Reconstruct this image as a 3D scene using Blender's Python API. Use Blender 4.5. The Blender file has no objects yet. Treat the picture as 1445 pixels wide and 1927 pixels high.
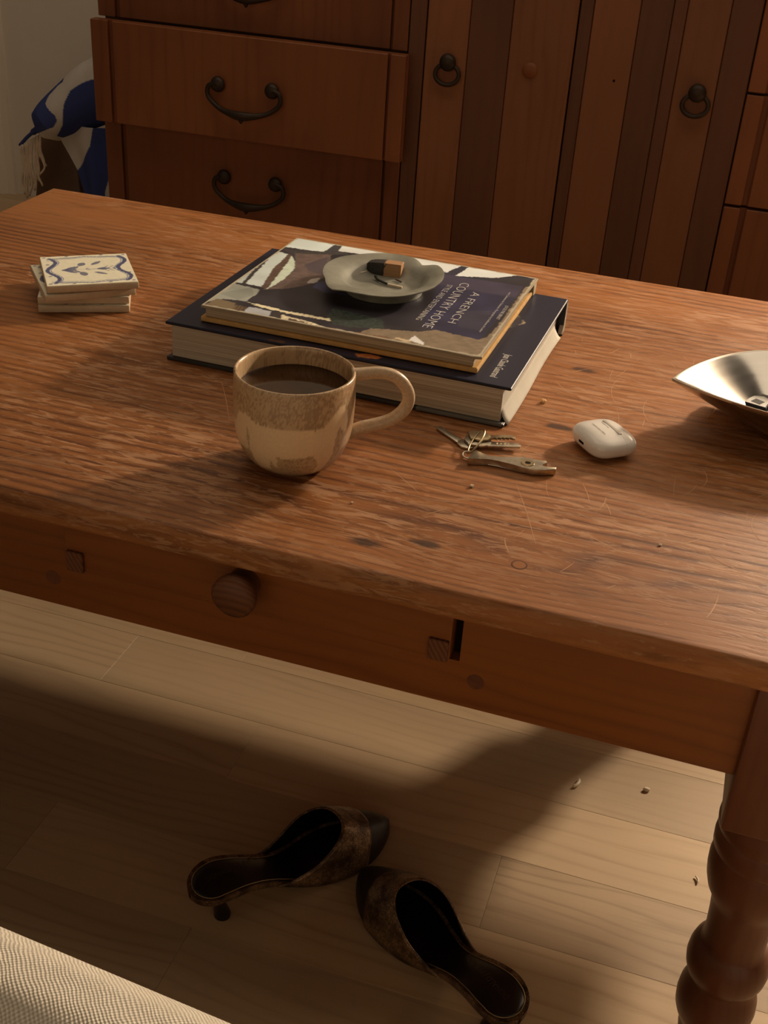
import bpy, bmesh, math, random
import numpy as np
from mathutils import Vector, Matrix

sc = bpy.context.scene
COL = sc.collection
R = math.radians
rnd = random.Random(7)
# ------------------------------------------------------------------ camera, world, lights, exposure
cam_d = bpy.data.cameras.new('camera')
cam = bpy.data.objects.new('camera', cam_d); COL.objects.link(cam)
cam.location = (0, 0, 0.92)
cam.rotation_euler = (1.0373341, -0.05978532, 0.31259832)
cam_d.sensor_fit = 'VERTICAL'; cam_d.sensor_height = 24.0
cam_d.lens = 24.0 * 2208.35 / 1927.0
cam_d.clip_start = 0.02
sc.camera = cam
sc.view_settings.view_transform = 'Standard'; sc.view_settings.look = 'None'
sc.view_settings.exposure = 0.0; sc.view_settings.gamma = 1.0
sc.view_settings.use_curve_mapping = False
sc.cycles.use_denoising = True

w = bpy.data.worlds.new('room_dusk'); sc.world = w; w.use_nodes = True
w.node_tree.nodes['Background'].inputs[0].default_value = (1.0, 0.72, 0.50, 1)
w.node_tree.nodes['Background'].inputs[1].default_value = 0.055

def point_lamp(name, loc, watts, col, rad):
    l = bpy.data.lights.new(name, 'POINT'); l.energy = watts; l.color = col; l.shadow_soft_size = rad
    o = bpy.data.objects.new(name, l); o.location = loc; COL.objects.link(o)
def area_lamp(name, loc, target, watts, col, sx, sy):
    l = bpy.data.lights.new(name, 'AREA'); l.energy = watts; l.color = col; l.shape = 'RECTANGLE'; l.size = sx; l.size_y = sy
    o = bpy.data.objects.new(name, l); o.location = loc; COL.objects.link(o)
    o.rotation_euler = (Vector(target) - Vector(loc)).to_track_quat('-Z', 'Y').to_euler()
point_lamp('reading_lamp', (0.84, 2.60, 1.23), 180, (1.0, 0.81, 0.60), 0.058)
area_lamp('ceiling_bounce_fill', (0.05, 1.70, 2.45), (0.05, 1.6999, 0.45), 22, (1.0, 0.80, 0.58), 3.4, 1.8)  # added overhead fill, stands for lamp light bounced off the ceiling
area_lamp('rear_room_fill', (-0.5, -1.7, 1.30), (-0.5, 1.2, 1.15), 10.5, (1.0, 0.74, 0.48), 3.4, 1.5)  # unseen soft fill added behind the camera to lift the near-facing sides

# ------------------------------------------------------------------ colour and node helpers
def lin(c): 
    c = c / 255.0
    return c / 12.92 if c <= 0.04045 else ((c + 0.055) / 1.055) ** 2.4
LIT = (0.62, 0.51, 0.39)      # warm light that falls on the table top: divides a seen colour into an albedo
def alb(r, g, b, k=1.0):
    return tuple(min(0.85, max(0.004, lin(v) / e * k)) for v, e in zip((r, g, b), LIT))

class G:
    def __init__(s, name):
        s.m = bpy.data.materials.new(name); s.m.use_nodes = True
        s.t = s.m.node_tree; s.n = s.t.nodes; s.l = s.t.links
        s.b = s.n['Principled BSDF']
    def new(s, typ, **kw):
        n = s.n.new(typ)
        for k, v in kw.items(): setattr(n, k, v)
        return n
    def put(s, sock, v):
        if isinstance(v, bpy.types.NodeSocket): s.l.new(v, sock)
        elif isinstance(v, (tuple, list)) and sock.type == 'RGBA': sock.default_value = (*v[:3], 1)
        else: sock.default_value = v
    def math(s, op, a, b=None, c=None, clamp=False):
        n = s.new('ShaderNodeMath', operation=op, use_clamp=clamp)
        for i, v in enumerate((a, b, c)):
            if v is not None: s.put(n.inputs[i], v)
        return n.outputs[0]
    def vmath(s, op, a, b=None):
        n = s.new('ShaderNodeVectorMath', operation=op)
        s.put(n.inputs[0], a)
        if b is not None: s.put(n.inputs[1], b)
        return n.outputs['Value'] if op in ('LENGTH', 'DISTANCE', 'DOT_PRODUCT') else n.outputs[0]
    def coord(s, kind='Object'): return s.new('ShaderNodeTexCoord').outputs[kind]
    def scale(s, v, xyz): return s.vmath('MULTIPLY', v, xyz)
    def noise(s, v, sc=1.0, det=3.0, rough=0.55, dist=0.0):
        n = s.new('ShaderNodeTexNoise'); s.put(n.inputs['Vector'], v)
        n.inputs['Scale'].default_value = sc; n.inputs['Detail'].default_value = det
        n.inputs['Roughness'].default_value = rough; n.inputs['Distortion'].default_value = dist
        return n.outputs[0]
    def ramp(s, f, stops):
        n = s.new('ShaderNodeValToRGB'); e = n.color_ramp.elements
        while len(e) < len(stops): e.new(0.5)
        for el, (p, c) in zip(e, stops):
            el.position = p; el.color = (c, c, c, 1) if not isinstance(c, (tuple, list)) else (*c[:3], 1)
        s.put(n.inputs[0], f); return n.outputs[0]
    def mix(s, f, a, b, mode='MIX'):
        n = s.new('ShaderNodeMix', data_type='RGBA', blend_type=mode)
        s.put(n.inputs[0], f); s.put(n.inputs[6], a); s.put(n.inputs[7], b); return n.outputs[2]
    def sep(s, v):
        n = s.new('ShaderNodeSeparateXYZ'); s.put(n.inputs[0], v); return n.outputs
    def comb(s, x, y, z):
        n = s.new('ShaderNodeCombineXYZ')
        for i, v in enumerate((x, y, z)): s.put(n.inputs[i], v)
        return n.outputs[0]
    def bump(s, h, strength=0.3, dist=0.001):
        n = s.new('ShaderNodeBump'); n.inputs['Strength'].default_value = strength; n.inputs['Distance'].default_value = dist
        s.put(n.inputs['Height'], h); s.l.new(n.outputs[0], s.b.inputs['Normal'])
    def done(s, col, rough=0.5, metal=0.0, spec=0.5, coat=0.0):
        s.put(s.b.inputs['Base Color'], col); s.put(s.b.inputs['Roughness'], rough); s.put(s.b.inputs['Metallic'], metal)
        s.put(s.b.inputs['Specular IOR Level'], spec); s.put(s.b.inputs['Coat Weight'], coat)
        return s.m

def plain(name, col, rough=0.5, metal=0.0, spec=0.5, var=0.12, scale=60.0, bump=0.0, coat=0.0):
    g = G(name); n = g.noise(g.coord(), scale, 4)
    c = g.mix(g.ramp(n, [(0.3, 0.0), (0.7, 1.0)]), tuple(v * (1 - var) for v in col), tuple(min(1, v * (1 + var)) for v in col))
    if bump: g.bump(n, bump, 0.001)
    return g.done(c, rough, metal, spec, coat)

def printed(name, rough=0.4, spec=0.4, bump_scale=0.0, coat=0.0):
    g = G(name); a = g.new('ShaderNodeAttribute', attribute_name='Col')
    n = g.noise(g.coord(), 900, 2)
    c = g.mix(0.10, a.outputs[0], n, 'OVERLAY')
    if bump_scale: g.bump(g.noise(g.coord(), bump_scale, 4), 0.25, 0.001)
    return g.done(c, rough, 0, spec, coat)

# ------------------------------------------------------------------ wood
def wood(name, light, dark, axis='X', rings=70.0, wob=3.0, contrast=0.75, rough=0.45, spec=0.4, fibre=0.25, knots=(), wear=None, vary=0.0, bump=0.2, blotch=0.3, sharp=2.5):
    """long-grained wood: the grain runs along the given object axis"""
    g = G(name); P = g.coord()
    oi = g.new('ShaderNodeObjectInfo').outputs['Random']
    if vary:
        off = g.comb(g.math('MULTIPLY', oi, 37.0), g.math('MULTIPLY', oi, 11.0), g.math('MULTIPLY', oi, 23.0))
        P = g.vmath('ADD', P, off)
    x, y, z = g.sep(P)
    if axis == 'Z': x, y, z = z, x, y
    elif axis == 'Y': x, y, z = y, x, z
    Q = g.comb(x, y, z)
    yy = g.math('ADD', y, g.math('MULTIPLY', z, 0.6))
    for kx, ky, sx, sy, amp in knots:
        dx = g.math('DIVIDE', g.math('SUBTRACT', x, kx), sx); dy = g.math('DIVIDE', g.math('SUBTRACT', y, ky), sy)
        e = g.math('EXPONENT', g.math('MULTIPLY', g.math('ADD', g.math('MULTIPLY', dx, dx), g.math('MULTIPLY', dy, dy)), -1.0))
        yy = g.math('ADD', yy, g.math('MULTIPLY', e, amp))
    warp = g.noise(g.scale(Q, (1.3, 7.0, 7.0)), 1.0, 3, 0.5)
    fine = g.noise(g.scale(Q, (9.0, 260.0, 260.0)), 1.0, 3, 0.6)
    v = g.math('ADD', g.math('MULTIPLY', yy, rings), g.math('MULTIPLY', warp, wob * 2))
    v = g.math('ADD', v, g.math('MULTIPLY', fine, 0.35))
    fr = g.math('FRACT', v)
    line = g.math('POWER', g.math('PINGPONG', g.math('MULTIPLY', fr, 2.0), 1.0), sharp)
    band = g.noise(g.scale(Q, (0.8, 9.0, 9.0)), 1.0, 2, 0.5)
    f = g.math('MULTIPLY', line, g.ramp(band, [(0.33, 0.15), (0.62, 1.0)]))
    f = g.math('MULTIPLY', f, contrast)
    f = g.math('ADD', f, g.math('MULTIPLY', g.math('SUBTRACT', fine, 0.5), fibre * 2), clamp=True)
    c = g.mix(f, light, dark)
    bl = g.noise(g.scale(Q, (2.2, 6.0, 6.0)), 1.0, 3, 0.55)
    c = g.mix(blotch, c, g.mix(g.ramp(bl, [(0.32, 0.0), (0.68, 1.0)]), tuple(q * 0.55 for q in dark), tuple(min(1, q * 1.25) for q in light)))
    if vary:
        t = g.math('ADD', 1.0 - vary / 2, g.math('MULTIPLY', oi, vary))
        c = g.mix(1.0, c, g.comb(t, t, t), 'MULTIPLY')
    rr = rough; h = g.math('SUBTRACT', 1.0, f)
    if wear:
        wcol, amount = wear
        w1 = g.noise(g.scale(Q, (34.0, 170.0, 170.0)), 1.0, 5, 0.66, 0.7)
        w2 = g.noise(g.scale(Q, (3.0, 4.5, 4.5)), 1.0, 4, 0.6)
        m = g.math('MULTIPLY', g.ramp(w1, [(0.50, 0.0), (0.565, 1.0)]), g.ramp(w2, [(0.40, 0.12), (0.62, 1.0)]))
        w3 = g.noise(g.scale(Q, (60.0, 260.0, 260.0)), 1.0, 4, 0.6)
        m2 = g.math('MULTIPLY', g.ramp(w3, [(0.60, 0.0), (0.66, 1.0)]), 0.55)
        m = g.math('MAXIMUM', m, m2)
        dk = g.ramp(g.noise(g.scale(Q, (14.0, 90.0, 90.0)), 1.0, 5, 0.6, 0.4), [(0.34, 0.36), (0.46, 0.0)])
        c = g.mix(dk, c, tuple(q * 0.45 for q in dark))
        c = g.mix(g.math('MULTIPLY', m, amount), c, wcol)
        rr = g.math('ADD', rough, g.math('MULTIPLY', m, 0.18))
        h = g.math('ADD', h, g.math('MULTIPLY', m, -0.4))
    for kx, ky, sx, sy, amp in knots:
        d = g.vmath('LENGTH', g.scale(g.vmath('SUBTRACT', Q, (kx, ky, 0)), (0.45, 1.1, 0.0)))
        d = g.math('ADD', d, g.math('MULTIPLY', g.noise(Q, 90, 3), 0.006))
        c = g.mix(g.ramp(g.math('MULTIPLY', d, 60.0), [(0.42, 0.85), (0.62, 0.0)]), c, (0.03, 0.012, 0.006))
    if bump: g.bump(h, bump, 0.0008)
    return g.done(c, rr, 0, spec)

M = {}
M['table_top'] = wood('worn_pine_top', (0.325, 0.122, 0.034), (0.085, 0.024, 0.006), 'X', rings=84, wob=3.0, contrast=1.0, sharp=2.0, fibre=0.32, rough=0.46, spec=0.28,
    knots=((0.125, -0.320, 0.16, 0.035, 0.05), (0.083, -0.336, 0.05, 0.02, -0.02), (0.183, 0.065, 0.05, 0.014, 0.012), (0.182, -0.077, 0.04, 0.012, 0.010)),
    wear=((0.44, 0.235, 0.12), 0.72), bump=0.6)
M['table_side'] = wood('stained_pine', (0.215, 0.066, 0.011), (0.11, 0.028, 0.0045), 'X', rings=85, wob=3.5, contrast=0.7, rough=0.42, spec=0.35, bump=0.12)
M['table_edge'] = wood('stained_pine_cross', (0.26, 0.09, 0.02), (0.13, 0.036, 0.008), 'Y', rings=85, wob=3, rough=0.42, spec=0.35, bump=0.1)
M['table_leg'] = wood('turned_pine', (0.125, 0.040, 0.015), (0.075, 0.020, 0.008), 'Z', rings=110, wob=2, contrast=0.5, rough=0.38, spec=0.4, bump=0.06, fibre=0.15)
M['end_grain'] = wood('end_grain', (0.16, 0.060, 0.024), (0.055, 0.018, 0.008), 'Y', rings=230, wob=1.0, contrast=1.0, rough=0.6, spec=0.2, sharp=1.2)
M['knob_wood'] = wood('knob_wood', (0.15, 0.055, 0.02), (0.05, 0.016, 0.006), 'X', rings=260, wob=0.8, contrast=1.0, rough=0.5, spec=0.25, sharp=1.2)
M['floor'] = wood('pale_oak', (0.52, 0.375, 0.225), (0.33, 0.215, 0.115), 'X', rings=55, wob=4, contrast=0.55, rough=0.5, spec=0.35, vary=0.26, bump=0.05, blotch=0.16, fibre=0.24, sharp=3)
M['floor_streaked'] = wood('streaked_oak', (0.47, 0.335, 0.20), (0.22, 0.135, 0.070), 'X', rings=30, wob=6, contrast=0.75, rough=0.5, spec=0.35, bump=0.06, blotch=0.25, fibre=0.35, sharp=4)
M['cherry'] = wood('cherry_veneer', (0.20, 0.066, 0.022), (0.12, 0.032, 0.011), 'Z', rings=36, wob=2.5, contrast=0.55, rough=0.5, spec=0.3, vary=0.25, bump=0.0, blotch=0.35)
M['cherry_dark'] = wood('dark_cherry', (0.115, 0.045, 0.022), (0.075, 0.024, 0.012), 'Z', rings=40, wob=2.5, contrast=0.5, rough=0.5, spec=0.3, vary=0.3, bump=0.0)
M['cherry_light'] = wood('light_cherry', (0.205, 0.078, 0.032), (0.14, 0.046, 0.017), 'Z', rings=40, wob=2.5, contrast=0.5, rough=0.5, spec=0.3, vary=0.25, bump=0.0)
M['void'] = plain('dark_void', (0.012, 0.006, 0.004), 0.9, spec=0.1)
M['iron'] = plain('aged_brass', (0.035, 0.022, 0.014), 0.5, 0.5, 0.4)
M['wall'] = plain('white_plaster', (0.62, 0.56, 0.49), 0.9, spec=0.1, var=0.03, scale=8)
M['trim'] = plain('white_paint', (0.66, 0.58, 0.49), 0.6, spec=0.25, var=0.03, scale=8)

# ------------------------------------------------------------------ object helpers
def link(name, me, parent=None, loc=None, rot=None):
    o = bpy.data.objects.new(name, me); COL.objects.link(o)
    if parent: o.parent = parent
    if loc: o.location = loc
    if rot: o.rotation_euler = rot
    return o
def obj(name, bm, mats, parent=None, smooth=False, loc=None, rot=None):
    me = bpy.data.meshes.new(name)
    bmesh.ops.recalc_face_normals(bm, faces=bm.faces)
    bm.to_mesh(me); bm.free()
    for m in (mats if isinstance(mats, (list, tuple)) else [mats]): me.materials.append(m)
    if smooth:
        me.polygons.foreach_set('use_smooth', [True] * len(me.polygons))
        if smooth is not True: me.set_sharp_from_angle(angle=R(smooth))
    return link(name, me, parent, loc, rot)
def thing(name, label, cat, loc=(0, 0, 0), rot=(0, 0, 0), group=None):
    o = link(name, None, None, loc, rot); o.empty_display_size = 0.05
    return tag(o, label, cat, group)
def tag(o, label, cat, group=None):
    o['label'] = label; o['category'] = cat
    if group: o['group'] = group
    return o
def box(bm, x0, x1, y0, y1, z0, z1, bev=0.0, seg=2, mi=0):
    r = bmesh.ops.create_cube(bm, size=1.0); vs = r['verts']
    for v in vs: v.co = ((x0 + x1) / 2 + v.co.x * (x1 - x0), (y0 + y1) / 2 + v.co.y * (y1 - y0), (z0 + z1) / 2 + v.co.z * (z1 - z0))
    fs = {f for v in vs for f in v.link_faces}
    for f in fs: f.material_index = mi
    if bev: bmesh.ops.bevel(bm, geom=list({e for v in vs for e in v.link_edges}), offset=bev, segments=seg, affect='EDGES', profile=0.5, clamp_overlap=True)
    return bm
def nbox(*a, **k): return box(bmesh.new(), *a, **k)
def prism(bm, pts, z0, z1, bev=0.0, axis='Z', mi=0):
    def P(a, b, c): return {'Z': (a, b, c), 'Y': (a, c, b), 'X': (c, a, b)}[axis]
    lo = [bm.verts.new(P(x, y, z0)) for x, y in pts]; hi = [bm.verts.new(P(x, y, z1)) for x, y in pts]
    n = len(pts); fs = [bm.faces.new(lo[::-1]), bm.faces.new(hi)]
    for i in range(n): fs.append(bm.faces.new((lo[i], lo[(i + 1) % n], hi[(i + 1) % n], hi[i])))
    for f in fs: f.material_index = mi
    if bev:
        es = list(fs[0].edges) + list(fs[1].edges)
        bmesh.ops.bevel(bm, geom=es, offset=bev, segments=2, affect='EDGES', profile=0.5, clamp_overlap=True)
    return bm
def lathe(bm, prof, n=48, c=(0, 0), axis='Z', rad=None):
    rings = []
    for r, z in prof:
        if r < 1e-6: rings.append([bm.verts.new(P3(c[0], c[1], z, axis))]); continue
        rings.append([bm.verts.new(P3(c[0] + r * math.cos(2 * math.pi * i / n), c[1] + r * math.sin(2 * math.pi * i / n), z, axis)) for i in range(n)])
    for a, b in zip(rings, rings[1:]):
        for i in range(n):
            j = (i + 1) % n
            if len(a) == 1 and len(b) == 1: continue
            if len(a) == 1: bm.faces.new((a[0], b[j], b[i]))
            elif len(b) == 1: bm.faces.new((a[i], a[j], b[0]))
            else: bm.faces.new((a[i], a[j], b[j], b[i]))
    return bm
def P3(a, b, c, axis): return {'Z': (a, b, c), 'Y': (a, c, b), 'X': (c, a, b)}[axis]
def smoothline(pts, k=6):
    """Catmull-Rom through the points"""
    p = [Vector(q) for q in pts]; p = [p[0] * 2 - p[1]] + p + [p[-1] * 2 - p[-2]]; out = []
    for i in range(1, len(p) - 2):
        for j in range(k):
            t = j / k
            out.append(0.5 * ((2 * p[i]) + (p[i + 1] - p[i - 1]) * t + (2 * p[i - 1] - 5 * p[i] + 4 * p[i + 1] - p[i + 2]) * t * t + (3 * p[i] - p[i - 1] - 3 * p[i + 1] + p[i + 2]) * t ** 3))
    out.append(p[-2]); return out
def tube(bm, pts, rad, n=10, cap=True, squash=1.0):
    pts = [Vector(p) for p in pts]; m = len(pts)
    rads = rad if isinstance(rad, (list, tuple)) else [rad] * m
    up = None; rings = []
    for i, p in enumerate(pts):
        d = (pts[min(i + 1, m - 1)] - pts[max(i - 1, 0)]).normalized()
        if up is None: up = d.orthogonal().normalized()
        up = (up - d * up.dot(d)).normalized(); s = d.cross(up)
        rings.append([bm.verts.new(p + (up * math.cos(2 * math.pi * k / n) + s * squash * math.sin(2 * math.pi * k / n)) * rads[i]) for k in range(n)])
    for a, b in zip(rings, rings[1:]):
        for k in range(n): bm.faces.new((a[k], a[(k + 1) % n], b[(k + 1) % n], b[k]))
    if cap: bm.faces.new(rings[0][::-1]); bm.faces.new(rings[-1])
    return bm
def loop_tube(bm, pts, r, n=8):
    pts = [Vector(p) for p in pts]; m = len(pts); rings = []
    nrm = Vector((0, 0, 0)); c = sum(pts, Vector()) / m
    for i in range(m): nrm += (pts[i] - c).cross(pts[(i + 1) % m] - c)
    nrm.normalize()
    for i, p in enumerate(pts):
        d = (pts[(i + 1) % m] - pts[i - 1]).normalized(); s = d.cross(nrm).normalized()
        rings.append([bm.verts.new(p + (nrm * math.cos(2 * math.pi * k / n) + s * math.sin(2 * math.pi * k / n)) * r) for k in range(n)])
    for i in range(m):
        a, b = rings[i], rings[(i + 1) % m]
        for k in range(n): bm.faces.new((a[k], a[(k + 1) % n], b[(k + 1) % n], b[k]))
    return bm
def surf(f, nu, nv, closed_u=False):
    """grid mesh from f(u, v) -> xyz"""
    bm = bmesh.new()
    g = [[bm.verts.new(f(i / (nu if closed_u else nu - 1), j / (nv - 1))) for j in range(nv)] for i in range(nu)]
    for i in range(nu if closed_u else nu - 1):
        for j in range(nv - 1): bm.faces.new((g[i][j], g[(i + 1) % nu][j], g[(i + 1) % nu][j + 1], g[i][j + 1]))
    return bm
def inpoly(x, y, poly):
    ins = np.zeros(x.shape, bool); n = len(poly)
    for i in range(n):
        (x1, y1), (x2, y2) = poly[i], poly[(i + 1) % n]
        if y1 == y2: continue
        ins ^= ((y1 > y) != (y2 > y)) & (x < (x2 - x1) * (y - y1) / (y2 - y1) + x1)
    return ins
def vnoise(x, y, seed=0):
    """smooth value noise in numpy"""
    xi = np.floor(x).astype(int); yi = np.floor(y).astype(int); fx = x - xi; fy = y - yi
    fx = fx * fx * (3 - 2 * fx); fy = fy * fy * (3 - 2 * fy)
    def h(a, b):
        q = (a * 374761393 + b * 668265263 + seed * 974711) & 0x7fffffff
        q = ((q ^ (q >> 13)) * 1274126177) & 0x7fffffff
        return (q & 0xffff) / 65535.0
    return (h(xi, yi) * (1 - fx) + h(xi + 1, yi) * fx) * (1 - fy) + (h(xi, yi + 1) * (1 - fx) + h(xi + 1, yi + 1) * fx) * fy
def set_col(o, cols):
    me = o.data; a = me.color_attributes.new('Col', 'FLOAT_COLOR', 'POINT')
    full = np.ones((len(me.vertices), 4), np.float32); full[:, :3] = cols
    a.data.foreach_set('color', full.ravel())
def verts_of(o):
    a = np.empty(len(o.data.vertices) * 3, np.float32); o.data.vertices.foreach_get('co', a); return a.reshape(-1, 3)
def print_sheet(name, W, D, z, step, mat, parent, paint, x0=0.0, y0=0.0):
    """a flat printed sheet; paint(s, t) gives linear colours, s and t run 0..1"""
    nx, ny = max(2, int(W / step) + 1), max(2, int(D / step) + 1)
    xs, ys = np.meshgrid(np.linspace(0, 1, nx), np.linspace(0, 1, ny), indexing='ij')
    co = np.stack([x0 + xs * W, y0 + ys * D, np.full_like(xs, z)], -1).reshape(-1, 3)
    i = np.arange(nx * ny).reshape(nx, ny)
    f = np.stack([i[:-1, :-1], i[1:, :-1], i[1:, 1:], i[:-1, 1:]], -1).reshape(-1, 4)
    me = bpy.data.meshes.new(name); me.from_pydata(co.tolist(), [], f.tolist()); me.materials.append(mat)
    o = link(name, me, parent); set_col(o, paint(xs.ravel(), ys.ravel())); return o
def text(name, body, size, mat, parent, loc, rot, width=None, shear=0.0, offset=0.0, align='LEFT', depth=0.00005, xscale=1.0):
    cu = bpy.data.curves.new(name, 'FONT'); cu.body = body; cu.size = size; cu.align_x = align; cu.shear = shear; cu.offset = offset; cu.extrude = depth
    cu.resolution_u = 2
    t = bpy.data.objects.new(name, cu); COL.objects.link(t)
    dg = bpy.context.evaluated_depsgraph_get(); me = bpy.data.meshes.new_from_object(t.evaluated_get(dg))
    COL.objects.unlink(t); bpy.data.objects.remove(t)
    if width:
        xs = [v.co.x for v in me.vertices]; k = width / (max(xs) - min(xs))
        for v in me.vertices: v.co.x *= k
    me.materials.clear(); me.materials.append(mat); me.name = name
    return link(name, me, parent, loc, rot)
def copy_thing(o, parent=None):
    c = o.copy(); COL.objects.link(c)
    if parent: c.parent = parent
    for ch in list(o.children): copy_thing(ch, c)
    return c

# ------------------------------------------------------------------ the room
fl = nbox(-3.2, 1.8, -1.0, 2.72, -0.06, -0.012); fl = obj('floor', fl, M['void']); fl['kind'] = 'structure'
PW = 0.098; row0 = 0.882 - 7 * PW
ends = {7: (-0.411,), 6: (-0.098,), 8: (-0.622,)}
for r in range(0, 26):
    y0 = row0 + r * PW; y1 = y0 + PW
    if y0 > 2.70: break
    y1 = min(y1, 2.70)
    e0 = ends.get(r, (rnd.uniform(-1.0, 0.2),))[0]
    cuts = [-3.2]; x = e0
    while x - 1.25 > -3.0: x -= 1.25
    while x < 1.7:
        if x > -3.1: cuts.append(x)
        x += 1.25
    cuts.append(1.8)
    for a, b in zip(cuts, cuts[1:]):
        if b < -2.3 and y1 < 1.0: continue
        bm = nbox(a + 0.00008 - (a + b) / 2, b - 0.00008 - (a + b) / 2, -PW / 2 + 0.00008, (y1 - y0) - PW / 2 - 0.00008, -0.012, 0.0, bev=0.00025, seg=1)
        obj('floor_plank', bm, M['floor_streaked'] if (r == 6 and abs(a + 0.098) < 1e-3) else M['floor'], fl, loc=((a + b) / 2, y0 + PW / 2, 0))
wb = obj('wall_back', nbox(-3.2, 1.8, 2.70, 2.80, 0.0, 2.5), M['wall']); wb['kind'] = 'structure'
bm = bmesh.new(); prism(bm, [(-2.0, 2.70), (-2.0, 2.672), (-1.90, 2.672), (-1.874, 2.680), (-1.866, 2.688), (-1.846, 2.690), (-1.843, 2.70)], 0.0, 2.2)
tr = obj('trim_1', bm, M['trim']); tr['kind'] = 'structure'
tr['label'] = 'white painted door casing at the left end of the wall'

# ------------------------------------------------------------------ coffee table
TX, TY = -0.30, 1.055
table = thing('coffee_table', 'old pine coffee table with worn scratched top, drawer and turned legs', 'table', (TX, TY, 0))
XL, XR, YF, YB, ZT, ZU = -0.62, 0.62, -0.375, 0.375, 0.45, 0.425
joints = [YF, -0.178, 0.015, 0.195, YB]
for i in range(4):
    a, b = joints[i], joints[i + 1]; g_ = 0.00015
    bm = nbox(XL, XR, a + (0 if i == 0 else g_), b - (0 if i == 3 else g_), ZU, ZT)
    bm.edges.ensure_lookup_table()
    outer = []; inner = []
    for e in bm.edges:
        m_ = (e.verts[0].co + e.verts[1].co) / 2; d_ = e.verts[0].co - e.verts[1].co
        if abs(m_.z - (ZT + ZU) / 2) < 0.001: continue
        if (i == 0 and abs(m_.y - YF) < 1e-5) or (i == 3 and abs(m_.y - YB) < 1e-5) or abs(abs(m_.x) - 0.62) < 1e-5: outer.append(e)
        elif m_.z > ZT - 0.001: inner.append(e)
    bmesh.ops.bevel(bm, geom=outer, offset=0.006, segments=4, affect='EDGES', profile=0.5)
    bm.edges.ensure_lookup_table()
    obj('tabletop_board', bm, M['table_top'], table, smooth=35)
# legs
prof = [(0.0, 0.295), (0.0345, 0.295), (0.0365, 0.280), (0.0384, 0.275), (0.0388, 0.270), (0.0380, 0.264), (0.0360, 0.262), (0.0378, 0.258), (0.0384, 0.252), (0.0380, 0.244), (0.0355, 0.241),
        (0.0368, 0.236), (0.0378, 0.228), (0.0374, 0.218), (0.0362, 0.209), (0.0335, 0.199), (0.0290, 0.190), (0.0272, 0.183), (0.0262, 0.170), (0.0252, 0.150), (0.0252, 0.142), (0.0262, 0.136), (0.0275, 0.134),
        (0.0312, 0.129), (0.0334, 0.121), (0.0340, 0.113), (0.0330, 0.105), (0.0305, 0.098), (0.0268, 0.0935), (0.0268, 0.0905), (0.0295, 0.085), (0.0325, 0.075), (0.0334, 0.064), (0.0325, 0.053), (0.0300, 0.045), (0.0262, 0.038), (0.0245, 0.032), (0.0252, 0.026),
        (0.0240, 0.018), (0.0225, 0.008), (0.0215, 0.0), (0.0, 0.0)]
for lx in (0.119 - TX, -0.719 - TX):
    for ly in (0.730 - TY, 1.380 - TY):
        bm = bmesh.new(); h = 0.0395
        box(bm, lx - h, lx + h, ly - h, ly + h, 0.286, ZU, bev=0.004, seg=2)
        lathe(bm, prof, 48, (lx, ly))
        obj('leg', bm, M['table_leg'], table, smooth=40)
# aprons
ax0, ax1, ay0, ay1, az0 = -0.68 - TX, 0.080 - TX, 0.700 - TY, 0.720 - TY, 0.334
sx0, sx1, sz = -0.466 - TX, -0.132 - TX, 0.376
bm = bmesh.new(); prism(bm, [(ax0, az0), (ax1, az0), (ax1, ZU), (sx1, ZU), (sx1, sz), (sx0, sz), (sx0, ZU), (ax0, ZU)], ay0, ay1, axis='Y')
obj('apron_front', bm, M['table_side'], table)
dx1_ = -0.1392 - TX
for a_, b_ in ((sx0 - 0.014, sx0 + 0.0012), (sx1 - 0.0066, sx1 + 0.014)): obj('drawer_gap_board', nbox(a_, b_, ay1 + 0.0002, 1.39 - TY, 0.350, ZU), M['table_edge'], table)  # boards added beside the drawer to block light showing through its gaps
obj('dark_gap_fill', nbox(dx1_ + 0.0004, sx1 - 0.0004, ay0 + 0.010, ay1 + 0.02, 0.3765, ZU - 0.0002), M['void'], table)  # dark block added in the slot so the gap reads as shade
obj('apron_back', nbox(ax0, ax1, 1.390 - TY, 1.410 - TY, az0, ZU, bev=0.001, seg=1), M['table_side'], table)
for sx in (-0.756 - TX, 0.136 - TX): obj('apron_side', nbox(sx, sx + 0.02, 0.77 - TY, 1.34 - TY, az0, ZU, bev=0.001, seg=1), M['table_edge'], table)
# drawer
dx0, dx1, dy0 = -0.4642 - TX, -0.1392 - TX, 0.6955 - TY
bm = nbox(dx0, dx1, dy0, dy0 + 0.020, 0.3772, 0.4238, bev=0.0012, seg=2)
box(bm, dx0 + 0.006, dx0 + 0.016, dy0 + 0.02, dy0 + 0.42, 0.379, 0.420); box(bm, dx1 - 0.014, dx1 - 0.004, dy0 + 0.02, dy0 + 0.42, 0.379, 0.420)
box(bm, dx0 + 0.014, dx1 - 0.014, dy0 + 0.02, dy0 + 0.42, 0.381, 0.386)
drawer = obj('drawer', bm, M['table_side'], table)
for a, b in ((-0.4622 - TX, -0.4472 - TX), (-0.1560 - TX, -0.1402 - TX)):
    o = obj('drawer_tenon', nbox(a, b, dy0 - 0.0035, dy0 + 0.004, 0.3772, 0.3960, bev=0.0008, seg=1), M['end_grain'], drawer); o['label'] = 'dark square of end grain set in the drawer front'
bm = bmesh.new(); kc = (-0.3055 - TX, 0.4055)
lathe(bm, [(0.0, 0.006), (0.0135, 0.006), (0.0125, -0.004), (0.0138, -0.010), (0.0165, -0.015), (0.0180, -0.020), (0.0178, -0.024), (0.0150, -0.027), (0.0, -0.0285)], 28, kc, 'Y')
for v in bm.verts: v.co.y += dy0
obj('knob', bm, M['knob_wood'], drawer, smooth=50)
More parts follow.
